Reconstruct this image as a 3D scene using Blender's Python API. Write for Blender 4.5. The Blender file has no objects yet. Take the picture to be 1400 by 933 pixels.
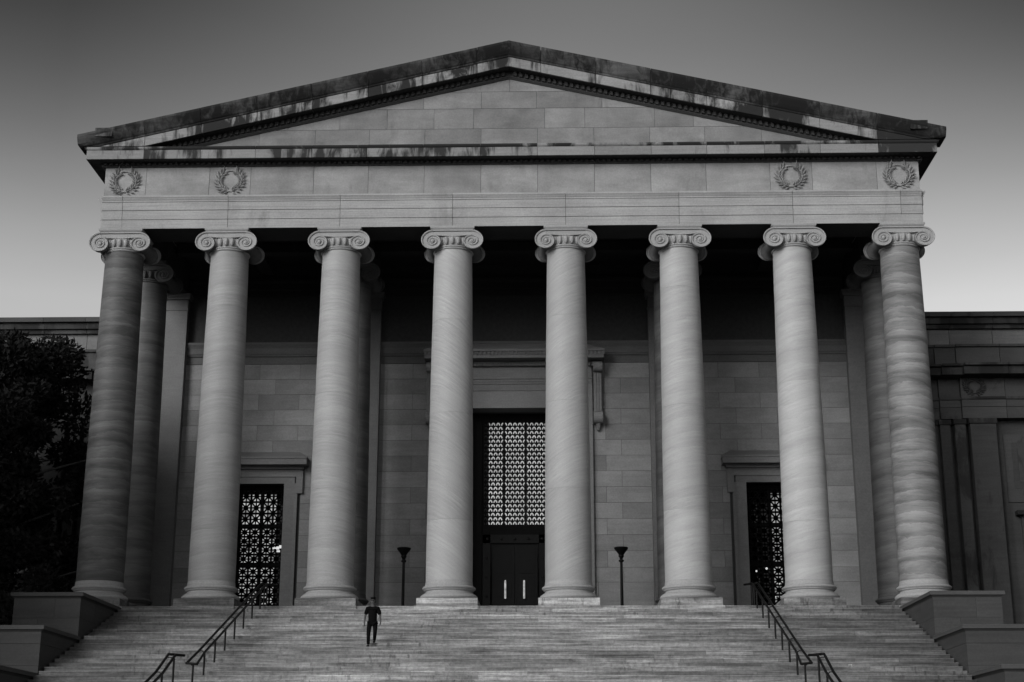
import bpy, bmesh, math, random
import numpy as np
from mathutils import Vector, Matrix, Euler
random.seed(7); rng = np.random.default_rng(5)
S = bpy.context.scene
COL = S.collection
PI = math.pi
R = math.radians
# ------------------------------------------------------------------ camera
cam = bpy.data.cameras.new('camera'); camo = bpy.data.objects.new('camera', cam); COL.objects.link(camo)
F, CX, CZ, D, YAW, PITCH, ROLL = 2085.13, 1.7886, -6.8921, 62.7371, -0.0267, 0.2839, 0.0017
cam.sensor_width = 36.0; cam.lens = 36.0*F/1400.0; cam.clip_end = 3000; cam.clip_start = .5
cy_, sy_ = math.cos(YAW), math.sin(YAW); cp_, sp_ = math.cos(PITCH), math.sin(PITCH)
A = Matrix(((cy_, -sy_, 0), (sy_, cy_, 0), (0, 0, 1)))
B = Matrix(((1, 0, 0), (0, cp_, sp_), (0, -sp_, cp_)))
M = B @ A                                   # rows: right, forward, up
rt, fw, up = Vector(M[0]), Vector(M[1]), Vector(M[2])
c, s = math.cos(ROLL), math.sin(ROLL)
rt2 = c*rt + s*up; up2 = -s*rt + c*up
cm = Matrix((rt2, up2, -fw)).transposed().to_4x4()
cm.translation = Vector((CX, -D, CZ)); camo.matrix_world = cm
S.camera = camo
S.render.resolution_x = 1024; S.render.resolution_y = 682
# ------------------------------------------------------------------ world, sun, exposure
SUN_AZ, SUN_EL = R(35), R(22)               # azimuth to the left of straight-in-front
w = bpy.data.worlds.new("World"); S.world = w; w.use_nodes = True
nt = w.node_tree; nt.nodes.clear()
def N(nt, t, **k):
    n = nt.nodes.new(t)
    for a, b in k.items(): setattr(n, a, b)
    return n
def mth(nt, op, a, b=None, clamp=False):
    n = N(nt, 'ShaderNodeMath', operation=op, use_clamp=clamp)
    for i, v in enumerate((a, b)):
        if v is None: continue
        if isinstance(v, (int, float)): n.inputs[i].default_value = v
        else: nt.links.new(v, n.inputs[i])
    return n.outputs[0]
sky = N(nt, 'ShaderNodeTexSky', sky_type='NISHITA', sun_disc=False, sun_elevation=SUN_EL, sun_rotation=R(180)+SUN_AZ)
bw = N(nt, 'ShaderNodeRGBToBW'); nt.links.new(sky.outputs[0], bw.inputs[0])
tc = N(nt, 'ShaderNodeTexCoord'); sep = N(nt, 'ShaderNodeSeparateXYZ'); nt.links.new(tc.outputs['Generated'], sep.inputs[0])
x, y, z = sep.outputs
h2 = mth(nt, 'ADD', mth(nt, 'MULTIPLY', x, x), mth(nt, 'MULTIPLY', y, y))
a2 = mth(nt, 'MINIMUM', mth(nt, 'DIVIDE', mth(nt, 'MULTIPLY', x, x), mth(nt, 'MAXIMUM', h2, 1e-4)), .11)
e = mth(nt, 'MAXIMUM', mth(nt, 'SUBTRACT', mth(nt, 'ARCSINE', z), .30), 0.0)
ex = mth(nt, 'MULTIPLY', mth(nt, 'ADD', mth(nt, 'MULTIPLY', e, 4.1), mth(nt, 'MULTIPLY', mth(nt, 'MULTIPLY', e, e), mth(nt, 'MULTIPLY', a2, 370.0))), -1.0)
g = mth(nt, 'ADD', mth(nt, 'MULTIPLY', mth(nt, 'EXPONENT', ex), 1.02), .06)
hz = N(nt, 'ShaderNodeTexNoise'); hz.inputs['Scale'].default_value = 2.2; hz.inputs['Detail'].default_value = 5
hm = N(nt, 'ShaderNodeMapping'); hm.inputs['Scale'].default_value = (1, 1, 3.5); nt.links.new(tc.outputs['Generated'], hm.inputs[0]); nt.links.new(hm.outputs[0], hz.inputs['Vector'])
hr = N(nt, 'ShaderNodeMapRange'); nt.links.new(hz.outputs['Fac'], hr.inputs[0])
for i_, q_ in enumerate((.3, .7, .94, 1.06)): hr.inputs[i_+1].default_value = q_
g = mth(nt, 'MULTIPLY', g, hr.outputs[0])
v = mth(nt, 'MULTIPLY', bw.outputs[0], g)
bg = N(nt, 'ShaderNodeBackground'); bg.inputs[1].default_value = 0.15
nt.links.new(v, bg.inputs[0])
wo = N(nt, 'ShaderNodeOutputWorld'); nt.links.new(bg.outputs[0], wo.inputs[0])
sun = bpy.data.lights.new('sun', 'SUN'); sun.energy = 1.72; sun.angle = R(30); sun.color = (1, 1, 1)
so = bpy.data.objects.new('sun', sun); COL.objects.link(so)
sd = Vector((-math.sin(SUN_AZ)*math.cos(SUN_EL), -math.cos(SUN_AZ)*math.cos(SUN_EL), math.sin(SUN_EL)))
so.rotation_euler = sd.to_track_quat('Z', 'Y').to_euler(); so.location = sd*80
S.view_settings.view_transform = 'Standard'; S.view_settings.look = 'None'
S.view_settings.exposure = 0.2; S.view_settings.gamma = 1.0
S.render.engine = 'CYCLES'
S.cycles.diffuse_bounces = 1; S.cycles.max_bounces = 5

# ------------------------------------------------------------------ materials (all greys: the place is seen in black and white)
MATS = {}
def base_mat(name, rough=.8, spec=.3, metal=0):
    m = bpy.data.materials.new(name); m.use_nodes = True
    t = m.node_tree; b = t.nodes['Principled BSDF']
    b.inputs['Roughness'].default_value = rough; b.inputs['Metallic'].default_value = metal
    b.inputs['Specular IOR Level'].default_value = spec
    MATS[name] = m
    return m, t, b
def noise(t, co, scale, detail=4, rough=.55, dist=0):
    n = N(t, 'ShaderNodeTexNoise'); n.inputs['Scale'].default_value = scale; n.inputs['Detail'].default_value = detail
    n.inputs['Roughness'].default_value = rough; n.inputs['Distortion'].default_value = dist
    t.links.new(co, n.inputs['Vector']); return n.outputs['Fac']
def ramp(t, f, a, b, va=0., vb=1.):
    n = N(t, 'ShaderNodeMapRange'); t.links.new(f, n.inputs[0])
    for i, q in enumerate((a, b, va, vb)): n.inputs[i+1].default_value = q
    return n.outputs[0]
def coords(t, scale=(1, 1, 1), rot=(0, 0, 0), rnd=0., world=False):
    if world:
        g_ = N(t, 'ShaderNodeNewGeometry'); src = g_.outputs['Position']
    else:
        g_ = N(t, 'ShaderNodeTexCoord'); src = g_.outputs['Object']
    if rnd:
        oi = N(t, 'ShaderNodeObjectInfo'); vm = N(t, 'ShaderNodeVectorMath', operation='ADD')
        cmb = N(t, 'ShaderNodeCombineXYZ'); mm = mth(t, 'MULTIPLY', oi.outputs['Random'], rnd)
        for i in range(3): t.links.new(mm, cmb.inputs[i])
        t.links.new(src, vm.inputs[0]); t.links.new(cmb.outputs[0], vm.inputs[1]); src = vm.outputs[0]
    if any(rot):
        m0 = N(t, 'ShaderNodeMapping'); m0.inputs['Rotation'].default_value = rot; t.links.new(src, m0.inputs[0]); src = m0.outputs[0]
    mp = N(t, 'ShaderNodeMapping'); mp.inputs['Scale'].default_value = scale
    t.links.new(src, mp.inputs[0]); return mp.outputs[0]
def grey(t, b, val):
    c_ = N(t, 'ShaderNodeCombineXYZ')
    for i in range(3): t.links.new(val, c_.inputs[i])
    t.links.new(c_.outputs[0], b.inputs['Base Color'])
def bump(t, b, h, strength=.3, dist=.02):
    n = N(t, 'ShaderNodeBump'); n.inputs['Strength'].default_value = strength; n.inputs['Distance'].default_value = dist
    t.links.new(h, n.inputs['Height']); t.links.new(n.outputs[0], b.inputs['Normal'])
def stone(name, val=.3, tint=.12, mottle=.18, streak=.1, sscale=(1.2, 1.2, 9), rot=(0, 0, 0), soot=None, sootv=.03, vs=(3, 3, .5), rough=.85, fine=.1, srnd=.16):
    """cut stone: per-piece tone, veins, mottling, optional soot: (threshold, width)"""
    m, t, b = base_mat(name, rough, .25)
    co = coords(t, rnd=40); cs = coords(t, scale=sscale, rot=rot, rnd=40)
    oi = N(t, 'ShaderNodeObjectInfo')
    f = ramp(t, oi.outputs['Random'], 0, 1, 1-tint, 1+tint)
    f = mth(t, 'MULTIPLY', f, ramp(t, noise(t, co, .55, 5, .6), .3, .7, 1-mottle, 1+mottle))
    f = mth(t, 'MULTIPLY', f, ramp(t, noise(t, cs, .8, 6, .62, 1.2), .3, .7, 1-streak, 1+streak))
    f = mth(t, 'MULTIPLY', f, ramp(t, noise(t, co, 14, 3, .6), .3, .7, 1-fine, 1+fine))
    v_ = mth(t, 'MULTIPLY', f, val)
    if soot:
        th, wd = soot
        cv = coords(t, scale=vs, rnd=23)
        sn = noise(t, cv, 1.0, 6, .68, .6)
        r2 = mth(t, 'MULTIPLY', mth(t, 'SUBTRACT', mth(t, 'FRACT', mth(t, 'MULTIPLY', oi.outputs['Random'], 7.3)), .5), srnd)
        r3 = mth(t, 'MULTIPLY', mth(t, 'SUBTRACT', noise(t, coords(t, world=True), .45, 3, .5), .5), .9)
        r2 = mth(t, 'ADD', r2, r3)
        sn = mth(t, 'ADD', sn, r2)
        k = ramp(t, sn, th, th+wd, 0, 1)
        mx = N(t, 'ShaderNodeMix', data_type='FLOAT'); t.links.new(k, mx.inputs[0]); t.links.new(v_, mx.inputs[2]); mx.inputs[3].default_value = sootv
        v_ = mx.outputs[0]
    grey(t, b, v_)
    bump(t, b, noise(t, co, 9, 5, .65), .25, .012)
    return m
stone('portico_stone', .30, .07, .10, .07)
stone('tympanum_stone', .195, .08, .24, .12, (.5, .5, 2.2), soot=(.62, .5), vs=(1.2, 1.2, .4), sootv=.06)
stone('shaded_stone', .11, .08, .1)  # darker copy of the wall stone, overhead shade put into its tone
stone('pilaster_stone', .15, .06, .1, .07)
stone('inner_capital_shade', .09, .03, .08, .05)  # darker copy of the capital stone with portico shade put in
stone('frieze_stone', .255, .07, .24, .12, (.5, .5, 2.2), soot=(.64, .5), vs=(1.2, 1.2, .5), sootv=.08)
stone('architrave_stone', .30, .05, .13, .14, (.35, .35, 14), soot=(.66, .5), vs=(1.0, 1.0, .35), sootv=.09)
stone('case_stone', .19, .06, .12, .08)
stone('string_stone', .12, .06, .12, .08)  # string course darkened too: shade from above put into the colour
stone('wall_stone', .235, .13, .16, .10, (.6, .6, 4))
stone('corona_stone', .21, .10, .10, .12, (.5, .5, 12), soot=(.48, .14), vs=(1.5, 1.5, .3), srnd=.24)
stone('sill_stone', .22, .10, .10, .1, soot=(.30, .14), vs=(1.0, 1.0, .3), sootv=.02)
stone('rake_corona', .25, .14, .12, .16, (.8, .8, 10), soot=(.40, .16), vs=(2.0, 2.0, .45), sootv=.02, srnd=.2)
stone('rake_sima', .075, .3, .35, .4, (.5, .5, 6), soot=(.32, .26), vs=(3.5, 3.5, .7), sootv=.012, srnd=.12)
stone('attic_stone', .15, .12, .14, .12, (.5, .5, 6))
stone('wing_stone', .06, .12, .14, .12, (.5, .5, 6), soot=(.60, .12), vs=(1.2, 1.2, .5))  # wing greys lowered: shade at the sides put into the stone colour
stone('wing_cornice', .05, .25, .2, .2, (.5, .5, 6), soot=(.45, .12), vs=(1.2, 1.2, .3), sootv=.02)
stone('hood_stone', .17, .06, .1, .1)
stone('cheek_stone', .048, .06, .10, .16, (.25, .25, 5))  # cheek and cap stone near black: edge shade put into the colour
stone('cap_stone', .06, .1, .12, .1, (.4, .4, 8))
stone('capital_stone', .30, .03, .08, .05)
stone('soffit_shade', .042, .05, .1, .05)  # undersides, ceiling and inner faces: shade put into a darker stone
stone('paving', .22, .1, .15, .08, (1, 1, 1))
# steps: long blocks of very uneven tone with streaks along them and dark drips
m, t, b = base_mat('step_stone', .75, .35)
co = coords(t, rnd=60); cs = coords(t, scale=(.28, 1.2, 8), world=True)
oi = N(t, 'ShaderNodeObjectInfo')
f = ramp(t, oi.outputs['Random'], 0, 1, .74, 1.26)
f = mth(t, 'MULTIPLY', f, ramp(t, noise(t, cs, 1.1, 7, .75, .6), .34, .66, .60, 1.40))
f = mth(t, 'MULTIPLY', f, ramp(t, noise(t, co, 8, 4, .75), .32, .68, .72, 1.28))
cw = coords(t, scale=(3.2, .6, .8), world=True)
cw2 = coords(t, scale=(.18, .18, .18), world=True)
msk = ramp(t, noise(t, cw2, 1.3, 2, .5), .48, .60, 0, 1)
dr = ramp(t, noise(t, cw, 2.0, 3, .6), .56, .66, 0, .5)
f = mth(t, 'MULTIPLY', f, mth(t, 'SUBTRACT', 1.0, mth(t, 'MULTIPLY', msk, dr)))
f = mth(t, 'MULTIPLY', f, ramp(t, noise(t, coords(t, scale=(.22, .8, 2.2), world=True), 1.4, 5, .7, .8), .36, .64, .58, 1.42))
big = ramp(t, noise(t, coords(t, scale=(.06, .2, .2), world=True), 1.2, 3, .5), .35, .65, .82, 1.14)
f = mth(t, 'MULTIPLY', f, big)
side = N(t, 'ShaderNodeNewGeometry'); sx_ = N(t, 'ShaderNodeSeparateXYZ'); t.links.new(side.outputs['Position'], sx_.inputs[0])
f = mth(t, 'MULTIPLY', f, ramp(t, mth(t, 'ADD', mth(t, 'ABSOLUTE', sx_.outputs[0]), mth(t, 'MULTIPLY', noise(t, cw2, 2.5, 3), 5.0)), 7.0, 17.5, 1.05, .36))   # edge shade painted in: steps darken towards both ends
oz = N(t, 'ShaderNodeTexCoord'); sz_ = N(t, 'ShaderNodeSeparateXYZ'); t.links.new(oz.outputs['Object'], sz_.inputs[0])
edge = ramp(t, sz_.outputs[2], -.045, -.02, 0, 1)                # nosings paler in places
pale_edge = mth(t, 'MULTIPLY', edge, ramp(t, noise(t, coords(t, scale=(.35, .9, 3), world=True), 1.3, 4, .6), .48, .64, 0, .5))
f = mth(t, 'MULTIPLY', f, mth(t, 'ADD', pale_edge, 1.0))
grey(t, b, mth(t, 'MULTIPLY', f, .22)); bump(t, b, noise(t, co, 11, 5, .7), .4, .015)
def marble(name, val, band, bscale, tilt, streak, swirl=1.0):
    """column shaft: bedding planes cut by the round shaft, tilted by a different angle in each column"""
    m, t, b = base_mat(name, .62, .35)
    co = coords(t, rnd=30); cb = coords(t, rot=tilt, rnd=30)
    oi = N(t, 'ShaderNodeObjectInfo')
    def wave(sc, dist, det, ds, prof='SIN'):
        wv = N(t, 'ShaderNodeTexWave', wave_type='BANDS', bands_direction='Z', wave_profile=prof); t.links.new(cb, wv.inputs['Vector'])
        wv.inputs['Scale'].default_value = sc; wv.inputs['Distortion'].default_value = dist
        wv.inputs['Detail'].default_value = det; wv.inputs['Detail Scale'].default_value = ds; wv.inputs['Detail Roughness'].default_value = .65
        return wv.outputs['Fac']
    f = ramp(t, oi.outputs['Random'], 0, 1, .94, 1.06)
    c1 = coords(t, scale=(.22, .22, 1.25), rot=tilt, rnd=30)
    f = mth(t, 'MULTIPLY', f, ramp(t, noise(t, c1, 1.3, 7, .66, .5), .36, .64, 1-band, 1+band))
    f = mth(t, 'MULTIPLY', f, ramp(t, wave(bscale*2.3, 7*swirl, 5, .5, 'SAW'), 0, 1, 1-band*.45, 1+band*.45))
    # fine veins, in patches
    c2 = coords(t, scale=(.9, .9, 16), rot=tilt, rnd=30)
    veins = ramp(t, noise(t, c2, 1.0, 6, .78, 1.0), .38, .62, -1, 1)
    v2 = ramp(t, wave(1.9, 3.5, 4, 1.2, 'SAW'), .55, 1, 0, 1)
    patch = ramp(t, noise(t, co, .8, 3, .5), .4, .6, .35, 1)
    vv = mth(t, 'MULTIPLY', mth(t, 'ADD', mth(t, 'MULTIPLY', veins, streak), mth(t, 'MULTIPLY', v2, streak*.8)), patch)
    f = mth(t, 'MULTIPLY', f, mth(t, 'ADD', vv, 1.0))
    f = mth(t, 'MULTIPLY', f, ramp(t, noise(t, co, 30, 2, .6), .3, .7, .94, 1.06))
    grey(t, b, mth(t, 'MULTIPLY', f, val))
    bump(t, b, veins, .12, .008)
    return m
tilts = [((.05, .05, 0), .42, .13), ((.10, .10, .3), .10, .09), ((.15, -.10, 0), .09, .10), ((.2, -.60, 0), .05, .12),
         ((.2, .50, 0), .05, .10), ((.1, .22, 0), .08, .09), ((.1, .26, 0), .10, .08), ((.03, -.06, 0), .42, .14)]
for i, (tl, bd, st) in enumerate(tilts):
    marble('shaft_marble_%s' % 'abcdefgh'[i], (.085, .25, .29, .32, .32, .34, .36, .16)[i], bd, .28 if bd > .3 else .22, tl, st)  # both end shafts darkened: edge shade put into their tone
marble('shaft_marble_inner_shade', .095, .28, .22, (.05, .05, 0), .1)  # inner shafts darkened: portico shade put into the marble
def plain(name, val, rough=.5, metal=0, spec=.4, nz=.15, sc=6, bmp=.1):
    m, t, b = base_mat(name, rough, spec, metal)
    co = coords(t, rnd=10)
    grey(t, b, mth(t, 'MULTIPLY', ramp(t, noise(t, co, sc, 4), .3, .7, 1-nz, 1+nz), val)); bump(t, b, noise(t, co, sc*4, 3), bmp, .005)
    return m
plain('bronze', .004, .7, 0, .06); plain('door_bronze', .010, .7, 0, .1); plain('iron', .005, .5, 0, .15)
plain('backing', .05, .95); plain('steel', .6, .3, .9); plain('skin', .06, .7); plain('black_cloth', .005, .95, 0, .05)
plain('hair', .005, .8, 0, .1); plain('shoe', .005, .6, 0, .15); plain('bark', .06, .95, 0, .1, .4, 8, .6); plain('paper', .8, .8)
plain('grass', .05, .95, 0, .1, .4, 3); plain('roof_metal', .06, .6)
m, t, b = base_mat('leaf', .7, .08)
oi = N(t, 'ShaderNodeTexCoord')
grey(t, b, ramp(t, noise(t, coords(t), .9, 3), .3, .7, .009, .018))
def emit(name, val, var=.25, sc=.7):
    m, t, b = base_mat(name, .3, .5)
    b.inputs['Base Color'].default_value = (.02, .02, .02, 1)
    co = coords(t)
    f = mth(t, 'MULTIPLY', ramp(t, noise(t, co, sc, 3), .3, .7, 1-var, 1+var), val)
    b.inputs['Emission Color'].default_value = (1, 1, 1, 1); t.links.new(f, b.inputs['Emission Strength'])
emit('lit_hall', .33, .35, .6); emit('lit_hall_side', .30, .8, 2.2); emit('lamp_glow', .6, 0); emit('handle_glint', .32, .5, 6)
emit('lit_hall_dim', .22, .6, 1.6)
plain('glass', .01, .06, 0, .6, 0)

# ------------------------------------------------------------------ helpers
def mesh_obj(name, verts, faces, mats, parent=None, smooth=False, midx=None, angle=None, loc=None):
    me = bpy.data.meshes.new(name); me.from_pydata([tuple(v) for v in verts], [], faces)
    for m_ in ([mats] if isinstance(mats, str) else mats): me.materials.append(MATS[m_])
    if midx: me.polygons.foreach_set('material_index', midx)
    if smooth:
        me.polygons.foreach_set('use_smooth', [True]*len(me.polygons))
        if angle: me.set_sharp_from_angle(angle=R(angle))
    me.update()
    o = bpy.data.objects.new(name, me); COL.objects.link(o)
    if parent: o.parent = parent
    if loc: o.location = loc
    return o
class MB:
    def __init__(s): s.v = []; s.f = []; s.m = []
    def add(s, vs, fs, mi=0):
        o = len(s.v); s.v += [tuple(q) for q in vs]; s.f += [tuple(i+o for i in f) for f in fs]; s.m += [mi]*len(fs); return s
    def box(s, x0, x1, y0, y1, z0, z1, mi=0):
        return s.add([(x0,y0,z0),(x1,y0,z0),(x1,y1,z0),(x0,y1,z0),(x0,y0,z1),(x1,y0,z1),(x1,y1,z1),(x0,y1,z1)],
                     [(0,3,2,1),(4,5,6,7),(0,1,5,4),(1,2,6,5),(2,3,7,6),(3,0,4,7)], mi)
    def rings(s, rs, mi=0, closed=True, caps=True, segm=None):
        n = len(rs[0]); vs = [p_ for r_ in rs for p_ in r_]; fs = []; ms = []
        for i in range(len(rs)-1):
            for j in range(n if closed else n-1):
                k = (j+1) % n; fs.append((i*n+j, i*n+k, (i+1)*n+k, (i+1)*n+j)); ms.append(segm[j] if segm else mi)
        if caps: fs.append(tuple(range(n-1, -1, -1))); fs.append(tuple(range((len(rs)-1)*n, len(rs)*n))); ms += [mi, mi]
        o = len(s.v); s.v += [tuple(q) for q in vs]; s.f += [tuple(i+o for i in f) for f in fs]; s.m += ms; return s
    def lathe(s, prof, n=48, c=(0, 0, 0), axis='z', mi=0, caps=True):
        rs = []
        for r_, h in prof:
            ring = []
            for j in range(n):
                a = 2*PI*j/n; u_, v_ = r_*math.cos(a), r_*math.sin(a)
                ring.append((c[0]+u_, c[1]+v_, c[2]+h) if axis == 'z' else (c[0]+v_, c[1]+h, c[2]+u_))
            rs.append(ring)
        return s.rings(rs, mi, True, caps)
    def tube(s, pts, r, n=8, mi=0):
        pts = [Vector(p_) for p_ in pts]; rs = []
        for i, p_ in enumerate(pts):
            d = (pts[min(i+1, len(pts)-1)]-pts[max(i-1, 0)]).normalized()
            u_ = d.cross(Vector((0, 0, 1)) if abs(d.z) < .95 else Vector((0, 1, 0))).normalized(); v_ = d.cross(u_)
            rr = r[i] if isinstance(r, (list, tuple)) else r
            rs.append([p_+rr*(math.cos(2*PI*j/n)*u_+math.sin(2*PI*j/n)*v_) for j in range(n)])
        return s.rings(rs, mi)
    def build(s, name, mats, parent=None, smooth=False, angle=None, fix=True, loc=None):
        o = mesh_obj(name, s.v, s.f, mats, parent, False, s.m, loc=loc)
        if fix:
            bm = bmesh.new(); bm.from_mesh(o.data); bmesh.ops.recalc_face_normals(bm, faces=bm.faces); bm.to_mesh(o.data); bm.free()
        if smooth:
            o.data.polygons.foreach_set('use_smooth', [True]*len(o.data.polygons))
            if angle: o.data.set_sharp_from_angle(angle=R(angle))
        return o
def sweep_x(mb, prof, xs, zf=lambda x: 0, mi=0, segm=None):
    """profile (Y, Z) extruded along X; zf adds a height for each station"""
    return mb.rings([[(x, y, z+zf(x)) for y, z in prof] for x in xs], mi, segm=segm)
def sweep_y(mb, prof, ys, sg=1, mi=0):
    return mb.rings([[(sg*x, y, z) for x, z in prof] for y in ys], mi)
def tag(o, label=None, cat=None, group=None, kind=None):
    if label: o['label'] = label
    if cat: o['category'] = cat
    if group: o['group'] = group
    if kind: o['kind'] = kind
    return o
def thing(name, label, cat, loc=(0, 0, 0), group=None, rz=0):
    o = bpy.data.objects.new(name, None); COL.objects.link(o); o.location = loc; o.rotation_euler = (0, 0, rz); o.empty_display_size = .3
    return tag(o, label, cat, group)
def box(name, x0, x1, y0, y1, z0, z1, mat, parent=None, c=True):
    """a block whose own origin is its centre"""
    cx, cy, cz = ((x0+x1)/2, (y0+y1)/2, (z0+z1)/2) if c else (0, 0, 0)
    mb = MB().box(x0-cx, x1-cx, y0-cy, y1-cy, z0-cz, z1-cz)
    return mb.build(name, mat, parent, fix=False, loc=(cx, cy, cz))
def copy_tree(o, parent=None):
    c_ = o.copy(); COL.objects.link(c_)
    if parent: c_.parent = parent
    for ch in list(o.children): copy_tree(ch, c_)
    return c_

# ------------------------------------------------------------------ setting: ground, podium floor, stairs
G = -8.45
gr = MB().add([(-1500,-1500,G),(1500,-1500,G),(1500,1500,G),(-1500,1500,G)], [(0,1,2,3)]).build('ground', 'grass', fix=False); tag(gr, kind='structure')
pv = MB().box(-26, 26, -75, -26.2, G-.2, G+.06).build('pavement', 'paving'); tag(pv, kind='structure')
YS, RISE, RUN, XK = -1.45, .178, .52, 15.50
fl = MB().box(-18.4, 18.4, YS, 12, -.4, 0).box(-18.4, 18.4, YS+.35, 12, G-.3, -.41).build('portico_floor', 'paving'); tag(fl, kind='structure')
st = bpy.data.objects.new('stairs', None); COL.objects.link(st); tag(st, kind='structure')
# the first riser is the floor edge; twenty-one treads made of long blocks
NB = 13
for k in range(0, 22):
    xs = [-XK + (2*XK)*i/NB + ((.5 if k % 2 else 0)+random.uniform(-.3, .3))*2.2 for i in range(1, NB)]
    xs = [-XK] + xs + [XK]
    zt = -RISE*k; y0 = YS-RUN*k
    for a, b_ in zip(xs[:-1], xs[1:]):
        j = random.uniform(-.006, .006); g_ = .004
        z1 = zt+random.uniform(-.003, .003)
        if k == 0: z1 = .004; zz = -.17
        cx, cy = (a+b_)/2, y0
        fy = y0-.02+j                       # slightly projecting nosing
        prof = [(fy+.014, -RISE-.02), (fy+.014, -.05), (fy, -.042), (fy, -.010), (fy+.010, 0), (y0+RUN+.1, 0), (y0+RUN+.1, -RISE-.02)]
        mb = MB(); mb.rings([[(xx-cx, yy-cy, zz_) for yy, zz_ in prof] for xx in (a+g_, b_-g_)])
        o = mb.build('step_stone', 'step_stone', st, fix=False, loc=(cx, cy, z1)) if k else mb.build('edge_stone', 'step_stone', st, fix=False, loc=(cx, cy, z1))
core = MB()
prof = [(YS+.3, -.42)]
for k in range(1, 22): prof += [(YS-RUN*(k-1)+.06, -RISE*k-.03), (YS-RUN*k+.06, -RISE*k-.03)]
YL = YS-RUN*21
prof += [(YL+.06, -RISE*22-.05), (YS+.3, -RISE*22-.05)]
core.rings([[(xx, yy, zz_) for yy, zz_ in prof] for xx in (-XK+.01, XK-.01)]).build('stair_core', 'backing', st)
ZL = -RISE*22
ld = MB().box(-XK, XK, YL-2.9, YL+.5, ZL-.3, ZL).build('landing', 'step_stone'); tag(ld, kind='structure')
mb = MB(); prof = [(YL-2.6, ZL-.02)]; YF = YL-2.9; n2 = 25
prof = [(YF+.4, ZL-.004)]
for k in range(n2): prof += [(YF-RUN*k-.004, ZL-.004-RISE*k), (YF-RUN*k-.004, ZL-.004-RISE*(k+1))]
prof += [(YF+.4, ZL-RISE*n2)]
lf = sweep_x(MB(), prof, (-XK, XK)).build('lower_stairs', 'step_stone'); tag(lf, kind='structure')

# ------------------------------------------------------------------ cheek blocks
def cheek(sg, y0, y1, xo, zt, label, joint):
    t_ = thing('cheek_block', label, 'stone block', (sg*(XK+xo)/2, (y0+y1)/2, G), 'stepped blocks flanking the stairs')
    cx, cy = sg*(XK+xo)/2, (y0+y1)/2
    x0, x1 = sorted((sg*XK, sg*xo))
    def bx(n, a, b_, c_, d_, e_, f_, m_):
        o = box(n, a, b_, c_, d_, e_, f_, m_, t_); o.location -= Vector((cx, cy, G)); return o
    i0 = .11
    za = zt-.22; zb = zt-.62 if joint else za
    if joint:
        bx('course', x0+i0, x1-i0, y0+i0, y1, zb+.006, za, 'cheek_stone')
    def crs(z0_, z1_, f_, ins=0):
        xm = x0+i0+(x1-x0-2*i0)*f_; ym = y0+i0+(y1-y0-i0)*(1-f_)
        bx('block', x0+i0+ins, xm-.004, y0+i0+ins, ym-.004, z0_, z1_, 'cheek_stone'); bx('block', xm+.004, x1-i0-ins, y0+i0+ins, ym-.004, z0_, z1_, 'cheek_stone')
        bx('block', x0+i0+ins, x1-i0-ins, ym+.004, y1, z0_, z1_, 'cheek_stone')
    # body stones, staggered
    zc = zb-1.45
    zm = (zc+zb)/2
    crs(zc+.006, zm-.003, .38, .002); crs(zm+.003, zb-.004, .62)
    bx('course', x0+i0+.004, x1-i0-.004, y0+i0+.004, y1, G, zc, 'cheek_stone')
    ins = .0
    mb = MB()
    pr_ = [(-i0*.2, -.22), (0.0, -.20), (.05, -.16), (.11, -.14), (.11, -.02), (.09, 0)]
    rs = []
    for d_, h in pr_:
        q = i0-d_
        a, b_, c_, e_ = x0+q-cx, x1-q-cx, y0+q-cy, y1-cy
        rs.append([(a, c_, zt+h-G), (b_, c_, zt+h-G), (b_, e_, zt+h-G), (a, e_, zt+h-G)])
    mb.rings(rs).build('cap', 'cap_stone', t_)
    return t_
cks = [(-6.6, YS-.02, 18.2, -.05, 0), (-10.7, -6.49, 21.6, -1.66, 1), (-14.8, -10.59, 23, -3.28, 0)]
nm = ['uppermost', 'middle', 'lowest']
for sg, sd_ in ((-1, 'left'), (1, 'right')):
    for i, (a, b_, xo, zt, jn) in enumerate(cks):
        cheek(sg, a, b_, xo, zt, ['stone block with moulded cap at the foot of the %s end column' % sd_,
              'longer capped stone block one step down, %s of the stairs' % sd_,
              'lowest of the three capped stone blocks %s of the stairs' % sd_][i], jn)

# ------------------------------------------------------------------ columns
ZA = 16.36                                       # underside of the architrave
CXS = [-16.885, -12.25, -7.35, -2.45, 2.45, 7.35, 12.25, 16.885]
def shaft_r(z):
    u_ = (z-1.1)/(15.4-1.1); return .965-.145*(u_**1.5)
def lathe_mesh(prof, n=56, angle=35, mat='capital_stone', name='part'):
    o = MB().lathe(prof, n).build(name, mat, None, True, angle); return o
def arc(r0, z0, r1, z1, bulge, n=7):
    out = []
    for i in range(n+1):
        u_ = i/n; out.append((r0+(r1-r0)*u_+bulge*math.sin(PI*u_), z0+(z1-z0)*u_))
    return out
base_prof = [(1.0, .345)] + arc(1.10, .35, 1.08, .60, .10) + [(1.02, .61), (1.02, .64)] + arc(1.01, .64, 1.0, .74, -.05, 5) + [(1.03, .745), (1.03, .77)] + arc(1.03, .77, 1.02, .93, .075) + [(.985, .935), (.985, .985), (.972, 1.04), (.966, 1.12)]
def spiral_pts(sgx, r0=.50, k=.098, turns=2.55, n=70):
    out = []
    for i in range(n+1):
        th = 2*PI*turns*i/n; r_ = r0*math.exp(-k*th)
        out.append((sgx*math.sin(th)*r_*1.13, math.cos(th)*r_, r_))
    return out
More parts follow.
